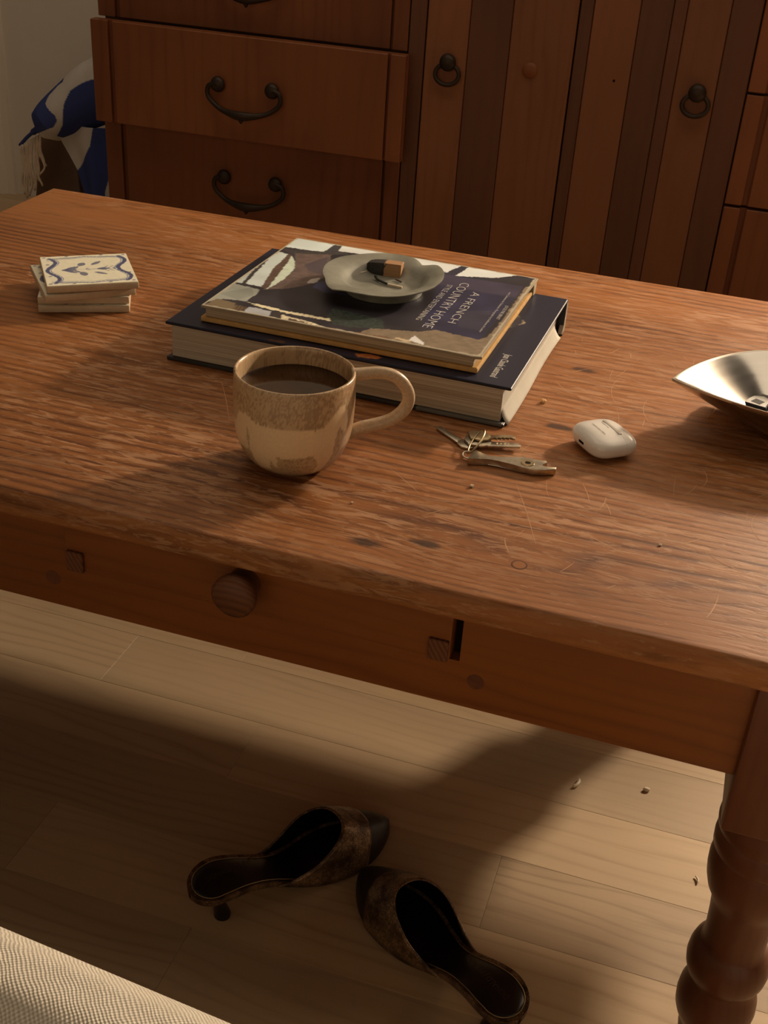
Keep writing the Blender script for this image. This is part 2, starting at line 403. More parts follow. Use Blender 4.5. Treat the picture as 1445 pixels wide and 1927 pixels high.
# wooden pegs
g = G('peg_wood'); d = g.vmath('LENGTH', g.coord()); M['peg'] = g.done(g.mix(g.ramp(g.math('MULTIPLY', d, 100.0), [(0.46, 0.0), (0.54, 1.0)]), (0.25, 0.098, 0.030), (0.07, 0.022, 0.007)), 0.6, 0, 0.2)
M['peg_dark'] = plain('dark_peg', (0.105, 0.030, 0.007), 0.5, var=0.25, scale=200)
def peg(x, y, z, axis, r=0.0062):
    bm = bmesh.new(); lathe(bm, [(0, 0.0), (r * 0.97, 0.0), (r, -0.0002), (r, -0.004)], 24, (0, 0), axis)
    if axis == 'Y':
        for v in bm.verts: v.co.y *= -1
    obj('dowel_peg', bm, M['peg'] if axis == 'Z' else M['peg_dark'], table, loc=(x, y, z), smooth=40)
peg(-0.1021 - TX, 0.7344 - TY, ZT + 0.00015, 'Z'); peg(-0.4813 - TX, ay0 - 0.0004, 0.3605, 'Y', 0.0068); peg(-0.1178 - TX, ay0 - 0.0004, 0.3603, 'Y', 0.0068)
# long scratches in the finish
def ribbon(bm, pts, wd):
    pts = [Vector((p[0] - TX, p[1] - TY, ZT + 0.00012)) for p in pts]; L = None
    for i, p in enumerate(pts):
        d = (pts[min(i + 1, len(pts) - 1)] - pts[max(i - 1, 0)]).normalized(); s = Vector((-d.y, d.x, 0))
        k = wd * (0.25 + 0.75 * math.sin(math.pi * (i + 0.5) / len(pts))) / 2
        a, b = bm.verts.new(p + s * k), bm.verts.new(p - s * k)
        if L: bm.faces.new((L[0], a, b, L[1]))
        L = (a, b)
bm = bmesh.new()
for p0, p1 in (((-0.131, 0.856), (-0.0965, 0.768)), ((-0.236, 0.838), (-0.200, 0.806)), ((-0.438, 0.940), (-0.394, 0.862)), ((-0.60, 0.985), (-0.555, 0.95))):
    ribbon(bm, smoothline([(*p0, 0), ((p0[0] + p1[0]) / 2 + 0.001, (p0[1] + p1[1]) / 2, 0), (*p1, 0)], 5), 0.0006)
for cx, cy, r0, a0, a1 in ((-0.03, 1.09, 0.055, 150, 215), (0.0, 1.06, 0.05, 160, 230), (-0.06, 1.13, 0.03, 60, 140), (-0.075, 1.06, 0.022, 200, 330), (0.03, 0.80, 0.05, 250, 300), (0.09, 0.87, 0.03, 150, 230), (-0.005, 0.93, 0.025, -40, 40), (-0.05, 1.16, 0.02, 10, 90)):
    ribbon(bm, [(cx + r0 * math.cos(R(a0 + (a1 - a0) * i / 9)), cy + r0 * 1.2 * math.sin(R(a0 + (a1 - a0) * i / 9)), 0) for i in range(10)], 0.0006)
for i in range(120):
    x, y = rnd.uniform(-0.14, 0.16), rnd.uniform(0.72, 1.22); a = rnd.uniform(0, math.pi); l = rnd.uniform(0.008, 0.035); b = rnd.uniform(-0.25, 0.25)
    ribbon(bm, [(x + l * t * math.cos(a + b * t), y + l * t * math.sin(a + b * t), 0) for t in (0, .25, .5, .75, 1)], rnd.uniform(0.0004, 0.0010))
for i in range(60):
    x, y = rnd.uniform(-0.68, -0.15), rnd.uniform(0.72, 1.02); a = rnd.uniform(-0.3, 1.2); l = rnd.uniform(0.006, 0.03)
    ribbon(bm, [(x + l * t * math.cos(a), y + l * t * math.sin(a), 0) for t in (0, .33, .66, 1)], rnd.uniform(0.0003, 0.0006))
M['scratch'] = plain('bare_scratched_wood', (0.46, 0.25, 0.13), 0.65, spec=0.2)
s = obj('scratches', bm, M['scratch'], table); s['kind'] = 'stuff'

# ------------------------------------------------------------------ sideboard
SX, SY = -0.3215, 2.35
side = thing('sideboard', 'long dark cherry wood sideboard with drawers and panelled doors behind the table', 'sideboard', (SX, SY, 0))
cx0, cx1 = -1.222 - SX, 0.579 - SX; fy = 2.10 - SY
bm = bmesh.new()
box(bm, cx0 + 0.002, cx1 - 0.002, fy + 0.022, 2.685 - SY, 0.17, 0.780)
obj('carcass', bm, M['cherry_dark'], side)
obj('top_board', nbox(cx0 - 0.012, cx1 + 0.012, fy - 0.012, 2.695 - SY, 0.780, 0.806, bev=0.004), M['cherry_dark'], side)
obj('plinth', nbox(cx0 + 0.03, cx1 - 0.03, fy + 0.04, 2.67 - SY, 0.0, 0.17), M['cherry_dark'], side)
def handle(parent, y, x, z):
    bm = bmesh.new()
    for s_ in (-1, 1):
        lathe(bm, [(0.0, -0.016), (0.008, -0.0155), (0.0125, -0.012), (0.0142, -0.007), (0.0125, -0.003), (0.009, 0.0)], 20, (x + s_ * 0.0535, z), 'Y')
    for v in bm.verts: v.co.y += y
    pts = [(-0.058, 0.002), (-0.070, -0.004), (-0.0715, -0.020), (-0.058, -0.034), (-0.036, -0.0435), (0, -0.0475), (0.036, -0.0435), (0.058, -0.034), (0.0715, -0.020), (0.070, -0.004), (0.058, 0.002)]
    line = smoothline([(x + a, y - 0.012 - 0.012 * math.cos(a * 21) ** 2, z + b) for a, b in pts], 4)
    tube(bm, line, [0.0042 + 0.0042 * math.exp(-((p.x - x) / 0.028) ** 2) for p in line], 10)
    q0 = len(bm.verts)
    tube(bm, [(x, y - 0.024, z - 0.052), (x, y - 0.024, z - 0.056), (x, y - 0.024, z - 0.061)], [0.004, 0.0048, 0.0015], 8)
    return obj('handle', bm, M['iron'], parent, smooth=50)
def drawer_front(x0, x1, z0, z1, y, strip=0.0345, pulled=False):
    bm = bmesh.new(); t = 0.022; gw = 0.010
    box(bm, x0, x1, y + 0.009, y + t, z0, z1)
    box(bm, x0, x0 + strip, y, y + 0.009, z0, z1, bev=0.0012, seg=1)
    box(bm, x1 - strip * 0.8, x1, y, y + 0.009, z0, z1, bev=0.0012, seg=1)
    box(bm, x0 + strip + gw, x1 - strip * 0.8 - gw * 0.5, y, y + 0.009, z0, z1, bev=0.0015, seg=1)
    if pulled:
        for a in (x0 + 0.02, x1 - 0.035): box(bm, a, a + 0.014, y + t, y + 0.40, z0 + 0.01, z1 - 0.02)
    o = obj('drawer', bm, M['cherry'], side)
    handle(o, y, (x0 + x1) / 2 + 0.0075 if x0 < 0 else (x0 + x1) / 2, (z0 + z1) / 2 + 0.0145 if not pulled else (z0 + z1) / 2 + 0.006)
    return o
lx0, lx1 = cx0, -0.6145 - SX
drawer_front(lx0, lx1, 0.571, 0.755, fy)
o = drawer_front(lx0 + 0.004, lx1 + 0.010, 0.3865, 0.5700, 2.0615 - SY, pulled=True); o['label'] = 'middle drawer pulled out a little way'
drawer_front(lx0, lx1, 0.200, 0.3815, fy)
obj('stile', nbox(lx1 + 0.002, -0.5835 - SX, fy + 0.002, fy + 0.022, 0.18, 0.780, bev=0.001, seg=1), M['cherry_dark'], side)
rx0 = -0.0305 - SX
for z0, z1 in ((0.571, 0.755), (0.3865, 0.5665), (0.200, 0.3815)): drawer_front(rx0 + 0.0015, cx1, z0, z1, fy, strip=0.028)
def door(edges, kinds, z0=0.19, z1=0.765):
    xs = [e - SX for e in edges]
    d = obj('door', nbox(xs[0] + 0.001, xs[-1] - 0.001, fy + 0.010, fy + 0.022, z0, z1), M['cherry_dark'], side)
    for a, b, k in zip(xs, xs[1:], kinds):
        e = 0.0012 if a == xs[0] else 0.0004
        obj('board', nbox(a + e, b - 0.0004, fy, fy + 0.010, z0, z1, bev=0.0014, seg=1), M[k], d)
    return d
def ring_pull(parent, x, z):
    bm = bmesh.new()
    lathe(bm, [(0, -0.019), (0.008, -0.018), (0.0135, -0.014), (0.0150, -0.009), (0.0125, -0.004), (0.010, 0.0)], 20, (x, z), 'Y')
    for v in bm.verts: v.co.y += fy
    loop_tube(bm, [(x + 0.0215 * math.sin(a), fy - 0.006 - 0.004 * (1 - math.cos(a)) / 2, z - 0.020 + 0.017 * math.cos(a)) for a in [2 * math.pi * i / 28 for i in range(28)]], 0.0038, 8)
    obj('ring_pull', bm, M['iron'], parent, smooth=50)
d1 = door([-0.5822, -0.5058, -0.4328, -0.3226], ['cherry_light', 'cherry_dark', 'cherry_light'])
ring_pull(d1, -0.5367 - SX, 0.5625)
bm = bmesh.new(); lathe(bm, [(0, -0.005), (0.008, -0.0045), (0.0125, -0.002), (0.0135, 0.0)], 20, (-0.3928 - SX, 0.5637), 'Y')
for v in bm.verts: v.co.y += fy
obj('wooden_plug', bm, M['cherry'], d1, smooth=50)
d2 = door([-0.3215, -0.2982, -0.2226, -0.1700, -0.1479, -0.0797, -0.0313], ['cherry_dark', 'cherry_light', 'cherry_dark', 'cherry_dark', 'cherry_light', 'cherry_dark'])
ring_pull(d2, -0.1079 - SX, 0.5610)
bm = bmesh.new(); lathe(bm, [(0, -0.0003), (0.0022, -0.0003), (0.0022, 0.002)], 12, (-0.2481 - SX, 0.5635), 'Y')
for v in bm.verts: v.co.y += fy
obj('screw_hole', bm, M['void'], d2)

# ------------------------------------------------------------------ books
def paper(name, col, dark, freq):
    g = G(name); x, y, z = g.sep(g.coord())
    n = g.noise(g.comb(g.math('MULTIPLY', x, 2.0), g.math('MULTIPLY', y, 2.0), g.math('MULTIPLY', z, freq)), 1.0, 4, 0.65)
    g.bump(n, 0.3, 0.001)
    return g.done(g.mix(g.ramp(n, [(0.36, 0.0), (0.62, 1.0)]), dark, col), 0.8, 0, 0.2)
M['pages'] = paper('page_edges', (0.56, 0.50, 0.41), (0.33, 0.27, 0.20), 650.0)
M['pages_thin'] = paper('thin_page_edges', (0.52, 0.44, 0.33), (0.30, 0.23, 0.15), 900.0)
M['cream_paper'] = plain('cream_paper', (0.50, 0.465, 0.39), 0.75, spec=0.2, var=0.05, scale=20)
M['navy'] = plain('navy_jacket', (0.012, 0.013, 0.024), 0.42, spec=0.3, var=0.3, scale=12)
M['navy_board'] = plain('black_board', (0.022, 0.019, 0.018), 0.5, var=0.3, scale=30)
M['grey_board'] = plain('grey_board', (0.11, 0.105, 0.095), 0.45, var=0.2, scale=30)
M['taupe'] = plain('taupe_jacket_end', (0.27, 0.23, 0.18), 0.6, var=0.15, scale=40)
M['ochre'] = plain('ochre_cloth', (0.55, 0.33, 0.12), 0.7, spec=0.2, var=0.12, scale=90, bump=0.1)
M['white_ink'] = plain('white_print', (0.66, 0.62, 0.56), 0.5, var=0.03)
M['print'] = printed('printed_jacket', 0.40, 0.28)

# large photo book below
B = thing('book', 'thick large navy photo book lying under the smaller book', 'book', (-0.5065, 0.9615, 0.4502), (0, 0, R(-1.3)), 'books on the coffee table')
W_, D_, H_ = 0.345, 0.2545, 0.0398
bm = nbox(0.262, W_ - 0.003, -0.001, 0.01, 0.0, 0.0036, bev=0.0008, seg=1)
box(bm, 0.0, W_ - 0.006, 0.0, D_, 0.0, 0.0034, bev=0.0008, seg=1)
bm2 = bm; o = obj('cover_back', bm2, M['navy_board'], B)
obj('cover_edge', nbox(0.258, W_ - 0.004, -0.0014, 0.004, 0.0004, 0.0040, bev=0.0009, seg=1), M['grey_board'], B)
obj('page_block', nbox(0.0045, W_ - 0.0085, 0.004, D_ - 0.006, 0.0034, H_ - 0.0028, bev=0.0005, seg=1), M['pages'], B)
obj('page_head', nbox(W_ - 0.0086, W_ - 0.0078, 0.0045, D_ - 0.010, 0.0036, H_ - 0.0030), M['cream_paper'], B)
bm = surf(lambda u, v: (W_ - 0.0078 + 0.0085 * v ** 1.3 * (0.9 + 0.1 * math.sin(u * 7)), 0.006 + u * (D_ - 0.022), 0.013 * (1 - v) ** 1.3 + 0.0010 + 0.0005 * math.sin(u * 9) * v), 24, 6)
f = obj('jacket_flap', bm, M['cream_paper'], B, smooth=True); f['label'] = 'loose cream paper flap at the right end'
sl = f.modifiers.new('thickness', 'SOLIDIFY'); sl.thickness = 0.0003
obj('cover_front', nbox(0.0, W_, 0.0, D_, H_ - 0.0028, H_, bev=0.0007, seg=1), M['navy'], B)
bm = bmesh.new(); prism(bm, [(D_ - 0.006, 0.0), (D_ - 0.001, 0.0), (D_ + 0.003, 0.004), (D_ + 0.0042, H_ / 2), (D_ + 0.003, H_ - 0.004), (D_ - 0.001, H_ - 0.0001), (D_ - 0.006, H_ - 0.0028)], 0.0, W_, axis='X')
obj('spine', bm, M['navy'], B)
bm = bmesh.new(); prism(bm, [(D_ - 0.012, 0.0036), (D_ + 0.002, 0.0036), (D_ + 0.003, H_ - 0.005), (D_ - 0.004, H_ - 0.003), (D_ - 0.006, 0.012), (D_ - 0.010, 0.008)], W_ - 0.004, W_ + 0.0004, axis='X')
obj('spine_end', bm, M['taupe'], B)
def paint_strip(s, t):
    c = np.tile(np.array(alb(26, 24, 32)), (len(s), 1)); x = s * W_; y = t * D_
    n = vnoise(x * 300, y * 300, 3)
    def P(poly, rgb, k=0.0):
        m = inpoly(x, y, poly); c[m] = np.array(alb(*rgb)) * (1 - k + 2 * k * n[m])[:, None]
    P([(0.104, 0.004), (0.121, 0.008), (0.125, 0.001), (0.109, 0.0)], (70, 42, 26), 0.3)
    P([(0.191, 0.009), (0.206, 0.015), (0.219, 0.012), (0.215, 0.006), (0.198, 0.003)], (150, 80, 36), 0.3)
    for k in (0.0, 0.0035):
        P([(0.308 + k, 0.142), (0.300 + k, 0.162), (0.308 + k, 0.182), (0.321 - k, 0.163)], (120, 98, 70) if k == 0 else (40, 36, 40), 0.2)
    return c
print_sheet('cover_print', W_ - 0.002, D_ - 0.002, H_ + 0.0001, 0.0016, M['print'], B, paint_strip, 0.001, 0.001)
text('author_lettering', 'Jean Claude Gautrand', 0.0105, M['white_ink'], B, (0.3205, 0.0745, H_ + 0.0002), (0, 0, R(-90)), width=0.058, shear=0.05)
# smaller cookery book on top
B2 = thing('book', 'worn home style book with illustrated jacket lying on the navy book', 'book', (-0.4745, 0.9755, 0.4904), (0, 0, R(-1.1)), 'books on the coffee table')
W2, D2, H2 = 0.279, 0.237, 0.0172
obj('cover_back', nbox(-0.0015, W2 - 0.002, 0.0005, D2 - 0.004, 0.0, 0.0052, bev=0.0014, seg=2), M['ochre'], B2)
obj('page_block', nbox(0.003, W2 - 0.007, 0.003, D2 - 0.006, 0.0052, H2 - 0.0026, bev=0.0006, seg=1), M['pages_thin'], B2)
bm = bmesh.new(); prism(bm, [(0.0, -0.001), (0.06, 0.0), (0.15, -0.0012), (W2 - 0.03, -0.0008), (W2 - 0.008, -0.002), (W2 + 0.001, 0.0005), (W2 - 0.001, 0.012), (W2, 0.10), (W2 - 0.0015, 0.16), (W2 + 0.0005, D2), (0.02, D2 + 0.001), (0.0, D2)], H2 - 0.0026, H2, bev=0.0004)
obj('cover_front', bm, plain('jacket_edge', (0.30, 0.25, 0.18), 0.6), B2)
bm = bmesh.new(); prism(bm, [(D2 - 0.010, 0.001), (D2 - 0.001, 0.0), (D2 + 0.002, 0.003), (D2 + 0.0026, H2 / 2), (D2 + 0.002, H2 - 0.002), (D2 - 0.001, H2 - 0.0003), (D2 - 0.010, H2 - 0.003)], 0.0, W2 - 0.001, axis='X')
obj('spine', bm, plain('worn_spine', (0.42, 0.35, 0.22), 0.6, var=0.2), B2)
def paint_cover(s, t):
    n1 = vnoise(s * 60, t * 50, 1); n2 = vnoise(s * 160, t * 140, 2); n3 = vnoise(s * 14, t * 12, 5)
    c = np.tile(np.array(alb(38, 31, 31)), (len(s), 1)) * (0.6 + 0.8 * n3)[:, None]
    sj = s + (n1 - 0.5) * 0.006; tj = t + (n2 - 0.5) * 0.010
    def P(poly, rgb, k=0.12, n=n3, jit=True):
        m = inpoly(sj if jit else s, tj if jit else t, poly); c[m] = np.array(alb(*rgb)) * (1 - k + 2 * k * n[m])[:, None]
    P([(-.05, .84), (-.05, 1.05), (.18, 1.05), (.16, .865)], (176, 170, 150))
    P([(.205, .915), (.19, 1.05), (.50, 1.05), (.6, 1.05), (1.0, 1.05), (.93, 1.0), (.86, .915), (.72, .85), (.6, .9), (.37, .93)], (188, 180, 155))
    P([(.66, .84), (.71, 1.05), (.735, 1.05), (.71, .84)], (40, 36, 40))
    P([(.70, .845), (.86, .90), (1.0, 1.01), (1.02, .99), (.87, .885), (.71, .83)], (38, 34, 36))
    P([(.16, .86), (.17, 1.02), (.195, 1.02), (.21, .9)], (52, 46, 42), 0.4, n2)
    P([(-.05, .30), (-.05, .66), (-.01, .65), (.03, .31)], (150, 144, 124))
    P([(.04, .31), (-.01, .77), (.05, .76), (.07, .53), (.108, .305)], (168, 162, 142))
    P([(.03, .30), (-.026, .79), (-.008, .785), (.043, .31)], (48, 40, 34))
    P([(-.04, .82), (.07, .78), (.26, .885), (.24, .92), (.16, .875), (.06, .81), (-.04, .845)], (52, 44, 38), 0.4, n2)
    P([(.109, .30), (.068, .53), (.05, .761), (.069, .755), (.11, .55), (.128, .295)], (76, 54, 40), 0.3, n1)
    P([(.071, .784), (.199, .849), (.215, .80), (.245, .641), (.275, .567), (.26, .449), (.205, .346), (.123, .277), (.146, .56), (.11, .671)], (84, 64, 52), 0.25, n1)
    P([(.154, .66), (.197, .807), (.275, .567), (.193, .591)], (62, 49, 46), 0.2)
    P([(.136, .285), (.114, .447), (.082, .672), (.067, .751), (.11, .671), (.14, .574), (.147, .431)], (168, 164, 134), 0.12, n1)
    P([(.30, .52), (.356, .43), (.43, .385), (.33, .37), (.27, .41), (.27, .47)], (56, 52, 70), 0.3)
    P([(.235, .50), (.262, .53), (.268, .46), (.24, .44)], (150, 130, 110), 0.2)
    P([(-.02, -.02), (-.02, .29), (.115, .272), (.124, .21), (.122, .117), (.04, .10), (.0, .03)], (128, 120, 100), 0.2)
    m = inpoly(s, t, [(.0, .15), (.08, .28), (.12, .2), (.09, .12)]); c[m] *= 0.8
    P([(.0, -.05), (.02, .095), (.10, .078), (.13, -.05)], (98, 78, 52), 0.2)
    P([(.123, -.05), (.104, .066), (.145, .059), (.17, -.05)], (78, 58, 36), 0.5, np.sin(s * 500 + t * 60) * .5 + .5)
    P([(.167, -.05), (.15, .07), (.241, .064), (.258, -.05)], (146, 136, 124), 0.15)
    P([(.258, -.05), (.249, .069), (.291, .056), (.308, -.05)], (48, 38, 32))
    P([(.124, .113), (.178, .111), (.287, .095), (.458, .101), (.466, .075), (.295, .073), (.182, .087)], (194, 168, 124))
    P([(.30, -.02), (.285, .05), (.327, .04), (.405, .028), (.447, .012), (.447, -.005), (.403, .005), (.338, .01)], (184, 160, 120), 0.4, n2)
    P([(.32, -.02), (.315, .03), (.40, .008), (.44, -.02)], (70, 48, 34), 0.3, n2)
    P([(.424, .124), (.415, .217), (.457, .215), (.611, .188), (.64, .102), (.53, .053), (.476, .05)], (44, 46, 36), 0.6, n2)
    P([(.56, -.05), (.583, .03), (.60, .08), (.758, .134), (.811, .192), (.956, .169), (.978, .208), (.985, .32), (.985, .86), (1.02, .95), (1.02, -.05)], (108, 86, 62), 0.18, n1)
    P([(.32, -.05), (.331, .012), (.447, .008), (.68, .02), (.70, -.05)], (100, 62, 38), 0.4, n2)
    P([(.655, .845), (.975, .862), (.962, .165), (.752, .19)], (38, 33, 46), 0.3)
    P([(.655, .845), (.975, .862), (.975, .70), (.66, .70)], (52, 42, 50), 0.25)
    P([(.93, .50), (.83, .44), (.86, .26), (.95, .26)], (50, 43, 50), 0.3)
    P([(.62, .42), (.622, .68), (.627, .68), (.625, .42)], (120, 112, 110))
    P([(.753, .087), (.80, .035), (.804, .012), (.745, .03)], (196, 190, 174), 0.04, n3, False)
    P([(.70, .02), (.705, .04), (.76, .03), (.755, .012)], (170, 140, 100))
    e = np.minimum(np.minimum(s, 1 - s) * 1.2, np.minimum(t, 1 - t)); m = (e < 0.006 + 0.006 * n1); c[m] = np.array(alb(150, 130, 100))
    return c
print_sheet('cover_print', W2 - 0.0015, D2 - 0.0005, H2 + 0.0001, 0.0011, M['print'], B2, paint_cover, 0.0005, 0.0003)
def cover_text(body, s, t0, t1, up, off=-0.0):
    L_ = (t0 - t1) * D2
    text('cover_lettering', body, up, M['white_ink'], B2, (s * W2, t0 * D2, H2 + 0.0002), (0, 0, R(-90)), width=L_, offset=off)
cover_text('A FRENCH', 0.815, 0.685, 0.290, 0.0125, -0.00022)
cover_text('COUNTRY HOME', 0.748, 0.780, 0.196, 0.0148, -0.00026)
cover_text('STYLE AND ENTERTAINING', 0.708, 0.722, 0.258, 0.0088, -0.00012)
cover_text('JOCELYNE SIBUET', 0.960, 0.588, 0.414, 0.0048, -0.00005)
cover_text('with Catherine de Chabaneix  Photographs by Guillaume de Laubier', 0.937, 0.756, 0.244, 0.0036, -0.00004)

# ------------------------------------------------------------------ stoneware dish, charred stick and matches
g = G('grey_stoneware'); n = g.noise(g.coord(), 40, 5); n2 = g.noise(g.coord(), 700, 2)
c = g.mix(g.ramp(n, [(0.35, 0.0), (0.68, 1.0)]), (0.17, 0.168, 0.135), (0.27, 0.268, 0.22)); c = g.mix(g.ramp(n2, [(0.62, 0.0), (0.72, 0.5)]), c, (0.12, 0.10, 0.07)); g.bump(n, 0.1)
M['stoneware'] = g.done(c, 0.42, 0, 0.5)
pol = [(-180, .0626), (-165, .0618), (-141, .0632), (-126, .069), (-118, .0715), (-113, .0680), (-108, .0660), (-91, .0638), (-73, .0627), (-38, .0580), (-4, .0578), (21, .0608), (41, .064), (50, .0652), (55, .0640), (59, .0590), (63, .0562), (69, .0590), (80, .0645), (96, .0688), (109, .0692), (128, .0666), (148, .0660), (174, .0631), (180, .0626)]
pa = [p[0] for p in pol]; pr = [p[1] for p in pol]
plate = thing('ceramic_dish', 'grey stoneware dish with pinched rim standing on the upper book', 'dish', (-0.3286, 1.095, 0.5081))
top = [(0.0, 0.0050), (0.35, 0.0050), (0.52, 0.0056), (0.60, 0.0080), (0.66, 0.0120), (0.74, 0.0145), (0.88, 0.0160), (0.97, 0.0172), (1.0, 0.0170)]
bot = [(0.995, 0.0158), (0.90, 0.0140), (0.74, 0.0122), (0.68, 0.0095), (0.635, 0.0055), (0.625, 0.0), (0.54, 0.0), (0.52, 0.0016), (0.0, 0.0016)]
bm = bmesh.new(); prev = None; N = 144
for k, (fr, z) in enumerate(top + bot):
    if fr == 0: ring = [bm.verts.new((0, 0, z))]
    else:
        ring = []
        for i in range(N):
            a = -180 + 360 * i / N; r = 0.0635 * (1 - max(0, min(1, (fr - 0.6) / 0.4))) + np.interp(a, pa, pr) * max(0, min(1, (fr - 0.6) / 0.4))
            dz = 0.0022 * max(0, (fr - 0.8) / 0.2) * (math.exp(-((a + 125) / 16) ** 2) * -1.0 + math.exp(-((a - 62) / 8) ** 2) * -1.2 + 0.5 * math.sin(R(a * 2 + 30)))
            ring.append(bm.verts.new((r * fr * math.cos(R(a)), r * fr * math.sin(R(a)), z + dz)))
    if prev is not None:
        for i in range(N):
            j = (i + 1) % N
            if len(prev) == 1: bm.faces.new((prev[0], ring[i], ring[j]))
            elif len(ring) == 1: bm.faces.new((prev[i], prev[j], ring[0]))
            else: bm.faces.new((prev[i], prev[j], ring[j], ring[i]))
    prev = ring
obj('dish_body', bm, M['stoneware'], plate, smooth=60)
zp = 0.5081 + 0.0053
M['char'] = plain('charred_wood', (0.012, 0.010, 0.009), 0.55, spec=0.5, var=0.6, scale=300, bump=0.6)
M['palo'] = wood('pale_stick_wood', (0.40, 0.23, 0.12), (0.24, 0.12, 0.055), 'X', rings=500, wob=2, contrast=0.5, rough=0.7, spec=0.2)
st = thing('wooden_stick_stub', 'short burnt stub of a square wooden stick lying in the dish', 'stick', (-0.3375, 1.128, zp), (0, 0, R(5)))
bm = bmesh.new(); prism(bm, [(-0.0075, 0.0), (0.0075, 0.0), (0.0085, 0.0125), (-0.0065, 0.0135)], -0.001, 0.0175, bev=0.0006, axis='X'); obj('wood_end', bm, M['palo'], st)
bm = bmesh.new()
for i, (x, k) in enumerate(((0.0, 1.02), (-0.006, 0.98), (-0.012, 0.9), (-0.017, 0.72), (-0.0195, 0.45))):
    ring = [bm.verts.new((x + (0.0025 * math.sin(j * 2.3) if i == 0 else 0), a * k, 0.0066 + (b - 0.0066) * k)) for j, (a, b) in enumerate(((-0.0072, 0.0002), (0.0, 0.0001), (0.0074, 0.0002), (0.0079, 0.007), (0.0080, 0.0125), (0.001, 0.0134), (-0.0064, 0.0132), (-0.007, 0.007)))]
    if i == 0: bm.faces.new(ring)
    else:
        for j in range(8): bm.faces.new((prev[j], prev[(j + 1) % 8], ring[(j + 1) % 8], ring[j]))
    prev = ring
bm.faces.new(prev[::-1]); obj('charred_end', bm, M['char'], st, smooth=50)
M['match_wood'] = plain('match_wood', (0.62, 0.52, 0.38), 0.7, var=0.1)
mt = thing('matchstick', 'half burnt matchstick lying at the front of the dish', 'match', (-0.3251, 1.0958, zp), (0, 0, R(-8)))
bm = bmesh.new(); tube(bm, [(0, 0, 0.0011), (0.008, 0, 0.0011), (0.0165, 0.0004, 0.0011)], 0.0013, 4, squash=0.9); obj('match_stick', bm, M['match_wood'], mt)
bm = bmesh.new(); tube(bm, smoothline([(0.0005, 0, 0.0012), (-0.007, 0.0025, 0.0014), (-0.014, 0.0055, 0.0018), (-0.0185, 0.0095, 0.0034)], 4), [0.0013] * 9 + [0.0011, 0.0014, 0.0017, 0.0014], 6); o = obj('burnt_head', bm, M['char'], mt); o['label'] = 'blackened curled match end'
m2 = thing('match_fragment', 'short pale broken match piece at the left of the dish', 'match', (-0.3580, 1.1170, zp), (0, 0, R(62)), 'broken match bits in the dish')
bm = bmesh.new(); tube(bm, [(-0.004, 0, 0.0013), (0.0045, 0, 0.0016)], 0.0014, 4); obj('match_stick', bm, M['match_wood'], m2)
bm = bmesh.new(); tube(bm, [(0.0044, 0, 0.0016), (0.009, 0.0005, 0.0013), (0.0125, -0.002, 0.0012)], [0.001, 0.0008, 0.0006], 5); obj('burnt_head', bm, M['char'], m2)
m3 = obj('match_fragment', tube(bmesh.new(), [(-0.0045, 0, 0.0009), (0, 0.0003, 0.001), (0.0045, 0, 0.0009)], [0.0006, 0.0009, 0.0008], 5), plain('scorched_match', (0.07, 0.04, 0.025), 0.8), loc=(-0.3182, 1.1115, zp), rot=(0, 0, R(-30)))
tag(m3, 'tiny scorched brown match splinter in front of the burnt stub', 'match', 'broken match bits in the dish')

# ------------------------------------------------------------------ mug
MX, MY = -0.3157, 0.8178
mug = thing('mug', 'speckled beige stoneware mug with cream drip glaze, full of dark tea', 'mug', (MX, MY, 0.4501))
RO = 0.0497; HM = 0.0835
outp = [(0.0, 0.0008), (0.020, 0.0004), (0.0265, 0.0), (0.0305, 0.0018), (0.0365, 0.0065), (0.0415, 0.0130), (0.0452, 0.0205), (0.0476, 0.0290), (0.0490, 0.0380), (0.0497, 0.048), (0.0500, 0.060), (0.0498, 0.072), (0.0496, 0.0805)]
rim = [(0.0493, 0.0827), (0.0481, 0.0836), (0.0469, 0.0828)]
inp = [(0.0463, 0.080), (0.0460, 0.070), (0.0460, 0.050), (0.0450, 0.036), (0.0420, 0.022), (0.035, 0.011), (0.022, 0.0058), (0.0, 0.005)]
po = smoothline([(a, 0, b) for a, b in outp], 6); pi_ = smoothline([(a, 0, b) for a, b in inp], 3)
full = [(p.x if p.x > 1e-5 else 0.0, p.z) for p in po] + rim + [(p.x if p.x > 1e-5 else 0.0, p.z) for p in pi_]
full[0] = (0.0, full[0][1]); full[-1] = (0.0, full[-1][1])
bm = lathe(bmesh.new(), full, 288)
o = obj('mug_body', bm, printed('mug_glaze', 0.30, 0.5, coat=0.15), mug, smooth=True)
v = verts_of(o); rr = np.hypot(v[:, 0], v[:, 1]); ang = np.degrees(np.arctan2(v[:, 1], v[:, 0]))
view = math.degrees(math.atan2(-MY, -MX)); th = (ang - view + 540) % 360 - 180      # 0 faces the photographer, positive to the right
zf = (HM - v[:, 2]) / HM
zf = np.interp(zf, [0, .138, .281, .425, .545, .653, .754, .844, .95, 1.0], [.02, .19, .365, .534, .67, .785, .885, .96, 1.02, 1.03])
ja = vnoise(th * 1.1 + 500, zf * 60 + 9, 4) - 0.5; thj = th + ja * 2.0; zj = zf + (vnoise(th * .9 + 300, zf * 40, 8) - 0.5) * 0.02
sp = vnoise(th * 2.4 + 900, v[:, 2] * 2600, 11); sp2 = vnoise(th * 1.2 + 900, v[:, 2] * 1200, 12); sp3 = vnoise(th * .06 + 900, v[:, 2] * 60, 13)
body = np.array((0.50, 0.34, 0.19)); brown = np.array((0.24, 0.13, 0.062)); cream = np.array((0.74, 0.55, 0.335))
dens = np.clip(0.22 + 0.35 * sp3 + 0.16 * (th > 10) * (zf < 0.6), 0, 0.7)
